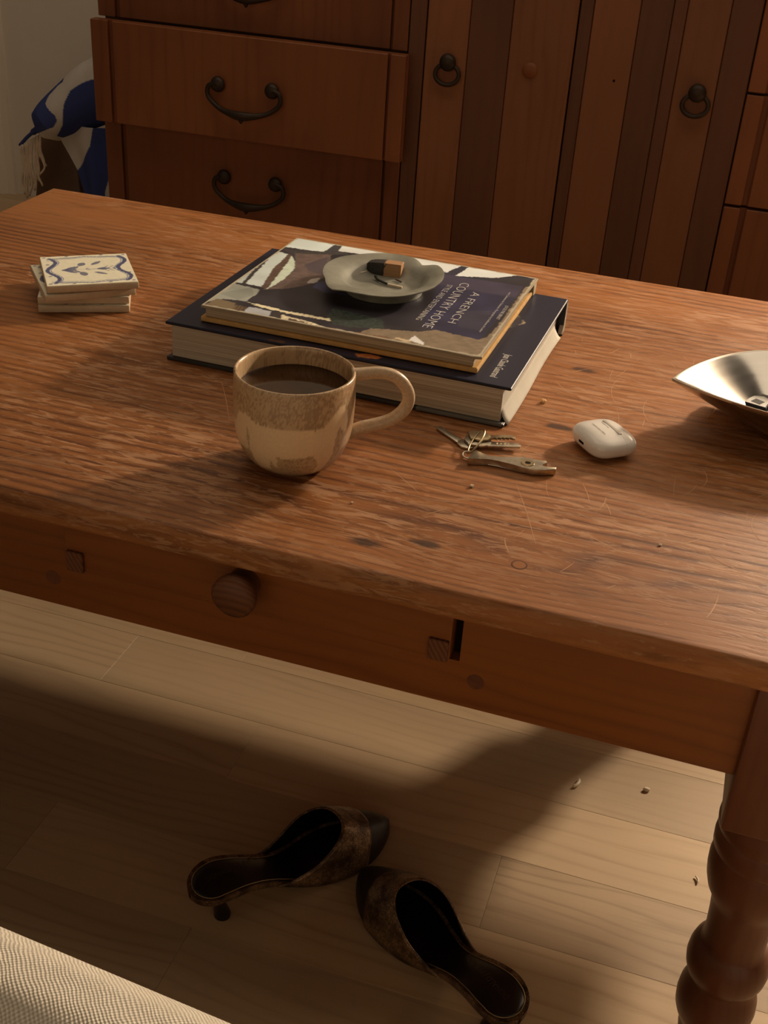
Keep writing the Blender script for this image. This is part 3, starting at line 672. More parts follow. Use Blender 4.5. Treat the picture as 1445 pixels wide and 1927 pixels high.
c = body[None] * (0.9 + 0.2 * sp2)[:, None]
m = (sp * 0.6 + sp2 * 0.4) < dens; c[m] = c[m] * 0.45 + brown * 0.55
crm = inpoly(thj, zj, [(-110, .62), (-69, .56), (-61, .405), (-50, .386), (-40, .455), (-29, .455), (-12, .46), (5, .464), (22, .475), (29.5, .452), (39, .335), (48, .262), (53, .25), (57, .36), (60, .46), (60, .62), (54, .60), (47, .52), (43, .67), (43, .83), (37, .99), (26, 1.02), (26, .90), (20, .80), (-10, .83), (-16, .82), (-17, .95), (-20, .95), (-23, .86), (-26, .98), (-44, .99), (-47, .80), (-46, .56), (-50, .56), (-49, .82), (-70, .86), (-110, .80)])
crm |= (np.abs(th) > 110) & (zj > .5 + 0.1 * np.sin(th * 0.08)) & (zj < 0.9)
crm &= rr > 0.02; inside = rr < np.interp(v[:, 2], [b for a, b in outp], [a for a, b in outp]) - 0.0015; crm &= ~inside
c[crm] = cream * (0.94 + 0.1 * sp2[crm])[:, None]
edge = np.zeros(len(c), bool)
m = inpoly(th, zf, [(-90, .0), (-78, .0), (-82, .16), (-92, .12)]) & (sp > .45); c[m] = brown * 0.7
set_col(o, c)
phi = R(26); hx, hy = math.cos(phi), math.sin(phi)
hp = [(0.0468, 0.0782), (0.0525, 0.0788), (0.0600, 0.0797), (0.0680, 0.0802), (0.0785, 0.0785), (0.0875, 0.0728), (0.0938, 0.0632), (0.0948, 0.0535), (0.0905, 0.0448), (0.0815, 0.0373), (0.0692, 0.0330), (0.0580, 0.0305), (0.0500, 0.0272), (0.0455, 0.0250)]
line = smoothline([(a * hx, a * hy, b) for a, b in hp], 5)
n_ = len(line); rads = [0.0050 + 0.0010 * (abs(i / n_ - 0.5) * 2) ** 6 for i in range(n_)]
obj('handle', tube(bmesh.new(), line, rads, 18, squash=1.12), plain('beige_glaze', (0.50, 0.36, 0.225), 0.33, var=0.16, scale=500, coat=0.1), mug, smooth=True)
g = G('dark_tea'); M['tea'] = g.done((0.030, 0.012, 0.004), 0.03, 0, 0.55)
bm = lathe(bmesh.new(), [(0.0, 0.0672), (0.030, 0.0672), (0.0440, 0.0673), (0.0459, 0.0679)], 96); o = obj('tea', bm, M['tea'], mug, smooth=True); o['label'] = 'dark brown tea surface inside the mug'

# ------------------------------------------------------------------ painted tile coasters
def paint_tile(s, t):
    n = vnoise(s * 30, t * 30, 21); n2 = vnoise(s * 90, t * 90, 22)
    base = np.array(alb(196, 172, 136)); c = np.tile(base, (len(s), 1)) * (0.95 + 0.1 * n)[:, None]
    blue = np.array(alb(58, 58, 78)); pale = np.array(alb(108, 104, 108))
    def P(poly, col, a=1.0):
        m = inpoly(s + (n2 - .5) * .012, t + (n2 - .5) * .012, poly); c[m] = c[m] * (1 - a) + col * a
    def stroke(pts, wd, col, a=1.0):
        for (x1, y1), (x2, y2) in zip(pts, pts[1:]):
            dx, dy = x2 - x1, y2 - y1; q = np.clip(((s - x1) * dx + (t - y1) * dy) / (dx * dx + dy * dy), 0, 1)
            m = np.hypot(s - x1 - q * dx, t - y1 - q * dy) < wd * (0.75 + 0.5 * n2); c[m] = c[m] * (1 - a) + col * a
    def leaf(x, y, L, wd, ang, col=blue, a=0.85):
        u = (s - x) * math.cos(R(ang)) + (t - y) * math.sin(R(ang)); w_ = -(s - x) * math.sin(R(ang)) + (t - y) * math.cos(R(ang))
        m = (u > 0) & (u < L) & (np.abs(w_) < wd * np.sin(np.pi * np.clip(u / L, 0, 1)) ** 0.7); c[m] = c[m] * (1 - a) + col * a
    q = np.linspace(0, 1, 40)
    for k, (wd, off) in enumerate(((0.010, 0.0), (0.007, 0.035))):
        for sgn in (0, 1):
            e = 0.075 + off
            yy = e + 0.028 * np.cos(q * 2 * np.pi * 1.0) ** 3
            pts = list(zip(q * 0.86 + 0.07, yy if sgn == 0 else 1 - yy)); stroke(pts, wd, blue if k == 0 else pale, 0.9)
            xx = 0.10 + off * 1.1 + 0.055 * np.sin(q * 3 * np.pi + (0 if sgn == 0 else np.pi)) 
            pts = list(zip(xx if sgn == 0 else 1 - xx, q * 0.84 + 0.08)); stroke(pts, wd * (2.4 if k == 0 else 1.0), blue if k == 0 else pale, 0.85)
    leaf(0.20, 0.5, 0.18, 0.05, 0); leaf(0.24, 0.5, 0.17, 0.028, 40); leaf(0.24, 0.5, 0.17, 0.028, -42); leaf(0.34, 0.52, 0.12, 0.02, 60); leaf(0.34, 0.48, 0.12, 0.02, -50)
    stroke([(0.28, 0.5), (0.5, 0.5), (0.84, 0.49)], 0.006, pale)
    leaf(0.41, 0.62, 0.13, 0.045, 60); leaf(0.45, 0.28, 0.14, 0.045, 100); leaf(0.55, 0.64, 0.17, 0.032, 45); leaf(0.56, 0.40, 0.17, 0.028, -35)
    leaf(0.6, 0.5, 0.14, 0.04, 0)
    for x in (0.66, 0.72, 0.78): stroke([(x, 0.5), (x + 0.07, 0.58)], 0.007, blue, .8); stroke([(x, 0.5), (x + 0.07, 0.41)], 0.007, blue, .8)
    th_ = np.linspace(0, 5.5, 24); stroke(list(zip(0.5 + 0.03 * th_ / 5 * np.cos(th_), 0.52 + 0.04 * th_ / 5 * np.sin(th_))), 0.006, pale)
    for x, y in ((0.04, 0.05), (0.96, 0.05), (0.04, 0.95), (0.96, 0.95), (0.06, 0.30), (0.06, 0.7), (0.95, 0.32), (0.95, 0.7), (0.3, 0.03), (0.7, 0.03), (0.3, 0.97), (0.7, 0.97)): leaf(x - .02, y, 0.05, 0.018, 30, blue, 0.7)
    return c
M['tile'] = plain('cream_ceramic', (0.56, 0.44, 0.30), 0.55, var=0.08, scale=120)
M['tile_print'] = printed('tile_glaze', 0.32, 0.5)
tile_me = None
TW = 0.0945; zt = 0.4501
info = [(-0.6612, 1.0768, 26.8, 'bottom cream ceramic tile coaster of the stack of four'), (-0.6628, 1.0790, 27.2, 'cream tile coaster second from the bottom of the stack'),
        (-0.6625, 1.0715, 41.5, 'tilted cream tile coaster just under the top one of the stack'), (-0.6555, 1.0735, 36.5, 'top tile coaster showing the blue painted flower pattern')]
src = None
for i, (x, y, a, lab) in enumerate(info):
    if src is None:
        src = thing('tile_coaster', lab, 'coaster', (x, y, zt), (0, 0, R(a)), 'stacked tile coasters')
        obj('tile_body', nbox(-TW / 2, TW / 2, -TW / 2, TW / 2, 0, 0.0078, bev=0.0012, seg=2), M['tile'], src, smooth=40)
        print_sheet('painted_pattern', TW - 0.0016, TW - 0.0016, 0.0079, 0.0007, M['tile_print'], src, paint_tile, -TW / 2 + 0.0008, -TW / 2 + 0.0008)
        c_ = src
    else:
        c_ = copy_thing(src); c_['label'] = lab; c_.location = (x, y, zt); c_.rotation_euler = (R(0.9 if i == 2 else 0), 0, R(a))
    zt += 0.0085 if i < 2 else 0.0086

# ------------------------------------------------------------------ earbud case
air = thing('earbud_case', 'small white rounded earbud case lying flat beside the keys', 'earbud case', (-0.0734, 0.9500, 0.4501), (0, 0, R(-50)))
def spow(x, p): return math.copysign(abs(x) ** p, x)
def rounded(u, v, L, Wd, H):
    U, V = 2 * math.pi * u, math.pi * (v - 0.5); k = spow(math.cos(V), 0.72)
    return Vector((L / 2 * k * spow(math.cos(U), 0.56), Wd / 2 * k * spow(math.sin(U), 0.56), H / 2 * spow(math.sin(V), 0.78) + H / 2))
M['white_plastic'] = plain('white_plastic', (0.80, 0.76, 0.71), 0.22, spec=0.5, var=0.015, scale=30, coat=0.3)
def half(sign):
    bm = surf(lambda u, v: rounded(u, v, 0.0545, 0.0465, 0.0213), 72, 37, True); bmesh.ops.remove_doubles(bm, verts=bm.verts, dist=1e-6)
    bmesh.ops.bisect_plane(bm, geom=bm.verts[:] + bm.edges[:] + bm.faces[:], plane_co=(0, 0.0068 + sign * 0.00008, 0), plane_no=(0, -sign, 0), clear_outer=True)
    bmesh.ops.holes_fill(bm, edges=[e for e in bm.edges if e.is_boundary]); return bm
obj('case_body', half(-1), M['white_plastic'], air, smooth=50); obj('lid', half(1), M['white_plastic'], air, smooth=50)
bm = nbox(-0.0140, 0.0140, 0.0048, 0.0082, 0.0200, 0.02165, bev=0.0007, seg=2); o = obj('hinge', bm, plain('hinge_metal', (0.62, 0.58, 0.53), 0.3, 0.4), air)
bm = nbox(-0.0042, 0.0042, -0.0236, -0.0215, 0.0090, 0.0118, bev=0.0009, seg=2); obj('charging_port', bm, M['void'], air)
M['grey_ink'] = plain('grey_print', (0.42, 0.39, 0.36), 0.5)
for dy, tx in ((-0.0075, 'Designed by Apple in California'), (0.0020, 'Assembled in Vietnam')):
    text('case_lettering', tx, 0.0018, M['grey_ink'], air, (-0.0110, dy, 0.02132), (0, 0, 0), width=0.022 if dy < 0 else 0.012)

# ------------------------------------------------------------------ keys
M['steel'] = plain('worn_nickel', (0.52, 0.47, 0.38), 0.30, 1.0, var=0.2, scale=200)
M['brass'] = plain('dull_brass', (0.42, 0.33, 0.20), 0.35, 1.0, var=0.2, scale=200)
KX, KY = -0.170, 0.900
keys = thing('key_ring', 'bunch of metal keys with a spanner shaped bottle opener near the books', 'keys', (KX, KY, 0.4501))
def kp(pts): return [(x - KX, y - KY) for x, y in pts]
charm = [(-0.1771, 0.8704), (-0.1772, 0.8783), (-0.1758, 0.8846), (-0.1747, 0.8904), (-0.1693, 0.8868), (-0.1625, 0.8829), (-0.1568, 0.8839), (-0.1486, 0.8872), (-0.1407, 0.8908), (-0.1350, 0.8943), (-0.1274, 0.8938), (-0.1205, 0.8925), (-0.1140, 0.8960), (-0.1124, 0.8915), (-0.1160, 0.8878), (-0.1162, 0.8850), (-0.1127, 0.8838), (-0.1035, 0.8876), (-0.1033, 0.8831), (-0.1124, 0.8782), (-0.1212, 0.8752), (-0.1309, 0.8756), (-0.1426, 0.8771), (-0.1525, 0.8785), (-0.1609, 0.8780)]
bm = bmesh.new(); prism(bm, kp(charm), 0.0004, 0.0062, bev=0.0007); o = obj('bottle_opener', bm, M['steel'], keys, smooth=35); o['label'] = 'spanner shaped bottle opener with open jaws'
bm = bmesh.new(); lathe(bm, [(0.0022, 0.0050), (0.0026, 0.0068), (0.0056, 0.0068), (0.0062, 0.0056)], 24, kp([(-0.1279, 0.8840)])[0]); obj('rivet', bm, M['brass'], keys, smooth=40)
bm = bmesh.new(); lathe(bm, [(0.0, 0.0064), (0.0023, 0.0064), (0.0023, 0.004)], 16, kp([(-0.1279, 0.8840)])[0]); obj('rivet_hole', bm, M['void'], keys)
def key(bow, blade, z, mat, teeth=None, thick=0.0021, tilt=0.0):
    bm = bmesh.new(); prism(bm, kp(bow), z, z + thick, bev=0.0004); prism(bm, kp(blade), z + 0.0001, z + thick - 0.0001, bev=0.0003)
    return obj('key', bm, mat, keys, smooth=35)
def bar(p, q, w1, w2, jag=0):
    p, q = Vector((*p, 0)), Vector((*q, 0)); d = (q - p).normalized(); s_ = Vector((-d.y, d.x, 0)); L_ = (q - p).length
    up_ = [p + s_ * w1, q - d * 0.002 + s_ * w2, q]; lo_ = [q - d * 0.001 - s_ * w2]
    if jag:
        for i in range(jag): 
            lo_.append(q - d * (0.002 + (i + 0.5) * L_ * 0.7 / jag) - s_ * (w2 * (0.2 if i % 2 else 0.95)))
    lo_.append(p - s_ * w1)
    return [(v.x, v.y) for v in up_ + lo_]
key([(-0.1955, 0.9075), (-0.1925, 0.9125), (-0.1860, 0.9135), (-0.1800, 0.9085), (-0.1790, 0.9020), (-0.1830, 0.8975), (-0.1895, 0.8980), (-0.1945, 0.9025)], bar((-0.1925, 0.9070), (-0.2192, 0.9272), 0.0036, 0.0030), 0.0003, M['steel'])
key([(-0.1905, 0.9165), (-0.1856, 0.9224), (-0.1790, 0.9235), (-0.1708, 0.9203), (-0.1659, 0.9137), (-0.1662, 0.9066), (-0.1729, 0.9015), (-0.1843, 0.9014), (-0.1900, 0.9080)], bar((-0.1690, 0.9085), (-0.1410, 0.9180), 0.0042, 0.0034), 0.0028, M['steel'])
key([(-0.1895, 0.9185), (-0.1856, 0.9234), (-0.1790, 0.9250), (-0.1718, 0.9228), (-0.1679, 0.9177), (-0.1692, 0.9116), (-0.1749, 0.9075), (-0.1843, 0.9084)], bar((-0.1710, 0.9160), (-0.1480, 0.9265), 0.0042, 0.0034, 10), 0.0053, M['brass'])
bm = bmesh.new(); cr = Vector((-0.1775 - KX, 0.9015 - KY, 0.0085)); e1 = Vector((0.12, 0.93, 0.30)).normalized(); e2 = Vector((0.75, -0.25, 0.55)).normalized()
loop_tube(bm, [cr + e1 * 0.0150 * math.cos(a) + e2 * 0.0062 * math.sin(a) for a in [2 * math.pi * i / 40 for i in range(40)]], 0.0009, 8); obj('split_ring', bm, M['brass'], keys, smooth=True)
bm = bmesh.new(); loop_tube(bm, [(-0.1795 - KX + 0.0052 * math.cos(a), 0.8835 - KY + 0.0045 * math.sin(a), 0.0032 + 0.001 * math.sin(a)) for a in [2 * math.pi * i / 28 for i in range(28)]], 0.0008, 8); obj('jump_ring', bm, M['steel'], keys, smooth=True)

# ------------------------------------------------------------------ pointed metal bowl
g = G('brushed_pewter'); n = g.noise(g.scale(g.coord(), (20, 20, 200)), 1.0, 3); g.bump(n, 0.04, 0.0005)
M['pewter'] = g.done(g.mix(n, (0.50, 0.48, 0.44), (0.62, 0.60, 0.56)), g.math('ADD', 0.13, g.math('MULTIPLY', n, 0.05)), 1.0)
bowl = thing('metal_bowl', 'pointed boat shaped silver metal bowl at the right edge of the table', 'bowl', (0.083, 1.062, 0.4501), (0, 0, R(24)))
BL, BW = 0.121, 0.0800
def rimpt(a):
    x = math.cos(a); w_ = math.copysign((1 - abs(x) ** 1.7) ** 0.92, math.sin(a))
    return x * BL, w_ * BW, 0.0515 - 0.0045 * (1 - x * x)
bprof = [(0.0, 0.0030), (0.30, 0.0032), (0.42, 0.0075), (0.58, 0.0190), (0.76, 0.0330), (0.90, 0.0445), (0.985, 0.0505), (1.0, 0.0518)]
def shell(off):
    out = []
    for fr, z in bprof: out.append((fr, z))
    return out
N = 120; bm = bmesh.new(); rings = []
prof_in = [(0.0, 0.0036), (0.24, 0.0040), (0.38, 0.0085), (0.55, 0.0195), (0.74, 0.0335), (0.89, 0.0448), (0.965, 0.0505)]
prof_out = [(1.0, 0.0520), (1.002, 0.0500), (0.925, 0.0420), (0.78, 0.0290), (0.60, 0.0145), (0.44, 0.0045), (0.36, 0.0), (0.0, 0.0)]
for fr, z in prof_in + [(0.985, 0.0520)] + prof_out:
    if fr == 0.0: rings.append([bm.verts.new((0, 0, z))]); continue
    ring = []
    for i in range(N):
        a = 2 * math.pi * i / N; x, y, rz = rimpt(a); bl = max(0.0, min(1.0, (fr - 0.35) / 0.65))
        ex_, ey_ = 0.075 * math.cos(a) * 1.05, 0.075 * math.sin(a)           # the base is nearly round
        X = x * bl + ex_ * (1 - bl); Y = y * bl + ey_ * (1 - bl)
        ring.append(bm.verts.new((X * fr, Y * fr, z * (1 - bl) + z * rz / 0.0515 * bl)))
    rings.append(ring)
for a_, b_ in zip(rings, rings[1:]):
    for i in range(N):
        j = (i + 1) % N
        if len(a_) == 1: bm.faces.new((a_[0], b_[i], b_[j]))
        elif len(b_) == 1: bm.faces.new((a_[i], a_[j], b_[0]))
        else: bm.faces.new((a_[i], a_[j], b_[j], b_[i]))
obj('bowl_body', bm, M['pewter'], bowl, smooth=50)
# printed matchbox in the bowl
M['black_card'] = plain('black_card', (0.015, 0.014, 0.015), 0.4); M['white_card'] = plain('white_card', (0.70, 0.67, 0.62), 0.5)
pk = thing('matchbox', 'small black box with white printed shapes lying in the metal bowl', 'matchbox', (0.038, 1.086, 0.4580), (R(3), R(2), R(-12)))
obj('box_sleeve', nbox(-0.026, 0.026, -0.015, 0.013, 0.0, 0.011, bev=0.0008, seg=1), M['black_card'], pk)
bm = nbox(-0.022, -0.013, -0.012, 0.000, 0.0110, 0.0112); o = obj('printed_label', bm, M['white_card'], pk)
bm = bmesh.new(); prism(bm, [(-0.006, -0.010), (-0.002, -0.011), (0.001, -0.007), (-0.001, -0.001), (-0.006, 0.0)], 0.0110, 0.0112); obj('printed_letter', bm, M['white_card'], pk)
bm = bmesh.new(); prism(bm, [(0.006, -0.014), (0.025, -0.014), (0.025, 0.004), (0.018, 0.007), (0.008, 0.002)], 0.0110, 0.0112); obj('printed_panel', bm, M['white_card'], pk)
bm = bmesh.new(); prism(bm, [(0.010, -0.010), (0.019, -0.012), (0.022, -0.004), (0.013, -0.002)], 0.0111, 0.0114); obj('printed_dot', bm, M['black_card'], pk)

# ------------------------------------------------------------------ mules on the floor
g = G('bronze_snakeskin'); P = g.coord(); vo = g.new('ShaderNodeTexVoronoi', feature='DISTANCE_TO_EDGE'); g.put(vo.inputs['Vector'], P); vo.inputs['Scale'].default_value = 260
vc = g.new('ShaderNodeTexVoronoi'); g.put(vc.inputs['Vector'], P); vc.inputs['Scale'].default_value = 260
big = g.noise(P, 55, 3); c = g.mix(g.ramp(big, [(0.38, 0.0), (0.6, 1.0)]), (0.10, 0.055, 0.030), (0.42, 0.28, 0.16))
c = g.mix(g.math('MULTIPLY', vc.outputs['Color'], 0.4), c, (0.05, 0.03, 0.02)); c = g.mix(g.ramp(vo.outputs[0], [(0.0, 0.8), (0.1, 0.0)]), c, (0.03, 0.018, 0.012)); g.bump(vo.outputs[0], 0.4, 0.001)
M['snake'] = g.done(c, 0.36, 0.45, 0.5)
M['black_leather'] = plain('black_leather', (0.012, 0.010, 0.009), 0.28, spec=0.5, var=0.3, scale=200)
M['lining'] = plain('black_lining', (0.004, 0.0035, 0.003), 0.85, spec=0.1)
M['cap'] = plain('dark_toe_leather', (0.020, 0.014, 0.013), 0.42, spec=0.4, var=0.3, scale=200, bump=0.1)
M['gold_thread'] = plain('gold_stitch', (0.45, 0.34, 0.18), 0.45, 0.3)
M['faint_gold'] = plain('rubbed_gold_print', (0.050, 0.036, 0.024), 0.5)
LS = 0.235
def solez(s):
    t = min(1.0, max(0.0, (s - 0.10) / 0.50)); t = t * t * (3 - 2 * t)
    return 0.006 + 0.0460 * (1 - t) + 0.005 * max(0.0, (s - 0.8) / 0.2) ** 2
_ws = ([0.0, 0.01, 0.03, 0.06, 0.10, 0.16, 0.25, 0.36, 0.46, 0.56, 0.66, 0.75, 0.83, 0.90, 0.95, 0.98, 1.0], [0.0015, 0.0095, 0.0165, 0.0218, 0.0252, 0.0262, 0.0240, 0.0215, 0.0240, 0.0300, 0.0348, 0.0352, 0.0312, 0.0235, 0.0155, 0.0090, 0.002])
_wl = smoothline([(a, b, 0) for a, b in zip(*_ws)], 10); _wx = [p.x for p in _wl]; _wy = [p.y for p in _wl]
def width(s): return max(0.0008, float(np.interp(s, _wx, _wy)))
def pad(s):
    if s < 0.11: return (width(0.11) - 0.005) * math.sqrt(max(0.002, 1 - ((0.11 - s) / 0.0882) ** 2))
    return max(0.001, width(s) - 0.005)
def curve_off(s): return 0.006 * math.sin(math.pi * s * 1.1 - 0.3)
def shoe(name, label, loc, rot, mirror):
    t = thing(name, label, 'shoe', loc, (0, 0, rot), 'pair of heeled mules on the floor'); k = -1 if mirror else 1
    def C_(s): return k * curve_off(s)
    # sole with snakeskin edge
    bm = bmesh.new(); ss = [0.5 - 0.5 * math.cos(math.pi * i / 48) for i in range(49)]
    T, Bt = [], []
    for s in ss:
        w_, z = width(s), solez(s); x = s * LS
        T.append([bm.verts.new((x, C_(s) + q * w_, z + (0.0015 if abs(q) == 1 else 0))) for q in (-1, -0.8, 0, 0.8, 1)])
        Bt.append([bm.verts.new((x, C_(s) + q * w_ * 0.96, z - 0.0055)) for q in (-1, 0, 1)])
    for i in range(48):
        for j in range(4): bm.faces.new((T[i][j], T[i + 1][j], T[i + 1][j + 1], T[i][j + 1]))
        for j in range(2): bm.faces.new((Bt[i][j], Bt[i][j + 1], Bt[i + 1][j + 1], Bt[i + 1][j]))
        bm.faces.new((T[i][0], Bt[i][0], Bt[i + 1][0], T[i + 1][0])); bm.faces.new((T[i][4], T[i + 1][4], Bt[i + 1][2], Bt[i][2]))
    obj('sole', bm, M['snake'], t, smooth=50)
    # insole pad
    bm = bmesh.new(); rows = []
    for i in range(41):
        s = 0.022 + 0.93 * (1 - math.cos(math.pi / 2 * i / 40)); w_ = pad(s)
        rows.append([bm.verts.new((s * LS, C_(s) + q * w_, solez(s) + 0.0010 + 0.0022 * (1 - q * q) - 0.0004 * (abs(q) == 1))) for q in (-1, -0.75, -0.4, 0, 0.4, 0.75, 1)])
    for a_, b_ in zip(rows, rows[1:]):
        for j in range(6): bm.faces.new((a_[j], b_[j], b_[j + 1], a_[j + 1]))
    obj('insole', bm, M['black_leather'], t, smooth=True)
    bm = bmesh.new(); pts = []
    for sg in (-1, 1):
        seq = [0.022 + 0.45 * (1 - math.cos(math.pi / 2 * i / 40)) for i in range(41)]; seq = seq[::-1] if sg == -1 else seq
        for s in seq:
            w_ = pad(s); pts.append((s * LS, C_(s) + sg * w_, solez(s) + 0.0012))
    tube(bm, pts, 0.00045, 5); obj('stitching', bm, M['gold_thread'], t)
    text('maker_lettering', 'DONALD J PLINER', 0.0085, M['faint_gold'], t, (0.020, C_(0.2) - 0.0022, solez(0.12) + 0.0036), (0, R(3), 0), width=0.052)
    # upper: snakeskin vamp, black toe cap, lining
    def s0(p): return 0.37 + 0.36 * math.sin(math.pi * p) ** 0.75
    def s1(p): return 0.79 + 0.075 * math.sin(math.pi * p) ** 1.5 
    def hgt(s): return float(np.interp(s, [0.38, 0.50, 0.60, 0.72, 0.80, 0.88, 0.94, 0.98, 1.0], [0.034, 0.050, 0.053, 0.046, 0.036, 0.026, 0.0175, 0.010, 0.004]))
    def up(s, p, off=0.0):
        w_ = width(s) + 0.0012 - off; a = math.pi * p; zz = math.sin(a) ** 0.85
        return (s * LS + (0.0 if s < 0.97 else -off), C_(s) - w_ * math.copysign(abs(math.cos(a)) ** 0.85, math.cos(a)), solez(s) - 0.003 + (hgt(s) + 0.004 - off) * zz)
    v = obj('vamp', surf(lambda p, q: up(s0(p) + (s1(p) - s0(p)) * q, p), 41, 15), M['snake'], t, smooth=True)
    m_ = v.modifiers.new('thickness', 'SOLIDIFY'); m_.thickness = 0.0016; m_.offset = 1 if mirror else 1
    obj('lining', surf(lambda p, q: up(s0(p) + 0.006 + (0.985 - s0(p)) * q, p, 0.0022), 41, 21), M['lining'], t, smooth=True)
    cp = obj('toe_cap', surf(lambda p, q: up(s1(p) + (1.0 - s1(p)) * q, p, -0.0002), 41, 13), M['cap'], t, smooth=True)
    bm = tube(bmesh.new(), [up(s0(i / 40), i / 40, -0.0003) for i in range(41)], 0.0009, 6); obj('collar_binding', bm, M['snake'], t, smooth=True)
    bm = tube(bmesh.new(), [up(s1(i / 40), i / 40, -0.0003) for i in range(41)], 0.0009, 6); obj('cap_seam', bm, M['snake'], t, smooth=True)
    # kitten heel
    bm = bmesh.new(); hh = solez(0.09) - 0.005; ring = []
    for q, rx, ry, dx in ((0.0, 0.0078, 0.0082, 0.010), (0.06, 0.0080, 0.0085, 0.010), (0.2, 0.0072, 0.0076, 0.009), (0.5, 0.0062, 0.0068, 0.005), (0.75, 0.0080, 0.0092, 0.001), (0.92, 0.0135, 0.0150, -0.002), (1.0, 0.0180, 0.0190, -0.002)):
        ring.append([bm.verts.new((0.025 + dx + rx * math.cos(2 * math.pi * i / 20), ry * math.sin(2 * math.pi * i / 20) + C_(0.1), q * hh)) for i in range(20)])
    for a_, b_ in zip(ring, ring[1:]):
        for i in range(20): bm.faces.new((a_[i], a_[(i + 1) % 20], b_[(i + 1) % 20], b_[i]))
    bm.faces.new(ring[0][::-1]); bm.faces.new(ring[-1]); obj('heel', bm, M['black_leather'], t, smooth=50)
    return t
shoe('mule_shoe', 'left bronze snakeskin heeled mule with black toe, toe pointing away to the right', (-0.3560, 0.6810, 0.0003), math.atan2(0.1930, 0.1350), False)
shoe('mule_shoe', 'right bronze snakeskin heeled mule with black toe, nearer the table leg', (-0.0360, 0.6590, 0.0003), math.atan2(0.1430, -0.1905), True)

# ------------------------------------------------------------------ sofa corner
g = G('cream_weave'); P = g.coord(); x, y, z = g.sep(P); n0 = g.noise(P, 30, 3)
fx = g.math('ADD', g.math('MULTIPLY', x, 2300.0), g.math('MULTIPLY', n0, 9.0)); fy_ = g.math('ADD', g.math('MULTIPLY', y, 2300.0), g.math('MULTIPLY', n0, 9.0))
wv = g.math('MULTIPLY', g.math('SINE', fx), g.math('SINE', fy_)); wv = g.math('ADD', g.math('MULTIPLY', wv, 0.5), 0.5)
sl_ = g.noise(g.scale(P, (60, 500, 60)), 1.0, 3)
c = g.mix(g.ramp(wv, [(0.15, 0.0), (0.75, 1.0)]), (0.46, 0.41, 0.33), (0.74, 0.68, 0.58)); c = g.mix(g.ramp(sl_, [(0.35, 0.35), (0.6, 0.0)]), c, (0.50, 0.44, 0.34)); g.bump(wv, 0.7, 0.0012)
M['weave'] = g.done(c, 0.9, 0, 0.1)
sofa = thing('sofa', 'cream woven fabric sofa seat in the near left corner', 'sofa', (-0.25, 0.30, 0), (0, 0, R(-4.5)))
def seat(u, v):
    # cross-section from the bottom front edge over the top and back
    X = -1.25 + 2.4 * u; q = v
    path = [(0.050, 0.22), (0.058, 0.28), (0.062, 0.34), (0.058, 0.375), (0.046, 0.405), (0.026, 0.427), (-0.001, 0.438), (-0.030, 0.436), (-0.075, 0.415), (-0.14, 0.368), (-0.30, 0.335), (-0.70, 0.345)]
    i = min(len(path) - 2, int(q * (len(path) - 1))); f_ = q * (len(path) - 1) - i
    a, b = path[i], path[i + 1]; y_, z_ = a[0] + (b[0] - a[0]) * f_, a[1] + (b[1] - a[1]) * f_
    z_ += (0.006 * math.sin(X * 5.0 + 0.8) - 0.014 * math.exp(-((X + 0.16) / 0.16) ** 2)) * max(0.0, min(1.0, (0.03 - y_) / 0.12))
    z_ -= 0.34 * max(0.0, min(0.22, 0.10 - X)) * max(0.0, min(1.0, (0.0 - y_) / 0.08))  # extra slope shaped to turn the near left of the seat darker
    return (X, y_, z_)
o = obj('seat_cushion', surf(seat, 60, 67), M['weave'], sofa, smooth=True)
sm = o.modifiers.new('smooth', 'SMOOTH'); sm.iterations = 6
obj('sofa_base', nbox(-1.25, 1.15, -0.70, 0.035, 0.06, 0.26, bev=0.02, seg=3), M['weave'], sofa, smooth=40)
for xx in (-1.15, 1.05):
    for yy in (-0.62, -0.05): obj('foot', nbox(xx - 0.025, xx + 0.025, yy - 0.025, yy + 0.025, 0, 0.07), M['cherry_dark'], sofa)

# ------------------------------------------------------------------ bag and striped blanket beside the sideboard
M['kraft'] = plain('brown_leather_bag', (0.10, 0.050, 0.022), 0.55, var=0.35, scale=14, bump=0.2)
bag = thing('bag', 'brown bag standing on the floor under the striped blanket', 'bag', (-1.545, 2.47, 0))
def bagf(u, v):
    a = 2 * math.pi * u; k = 1 - 0.34 * v ** 1.5
    return (0.078 * k * spow(math.cos(a), 0.5) + 0.0 * v ** 2 + 0.004 * math.sin(7 * a + 5 * v), 0.075 * (1 - 0.8 * v) * spow(math.sin(a), 0.5), 0.238 * v + 0.008 * math.sin(a * 2) * v)
bm = surf(bagf, 48, 18, True); bmesh.ops.holes_fill(bm, edges=[e for e in bm.edges if e.is_boundary]); obj('bag_body', bm, M['kraft'], bag, smooth=60)
bl = thing('blanket', 'blue and white wavy striped wool blanket with cream fringe hanging by the sideboard', 'blanket', (-1.48, 2.42, 0))
M['wool'] = printed('striped_wool', 0.95, 0.05, 160)
M['fringe'] = plain('cream_fringe', (0.56, 0.46, 0.36), 0.95, spec=0.05, var=0.15, scale=60)
BLUE, WHITE = np.array((0.040, 0.055, 0.17)), np.array((0.52, 0.48, 0.44))
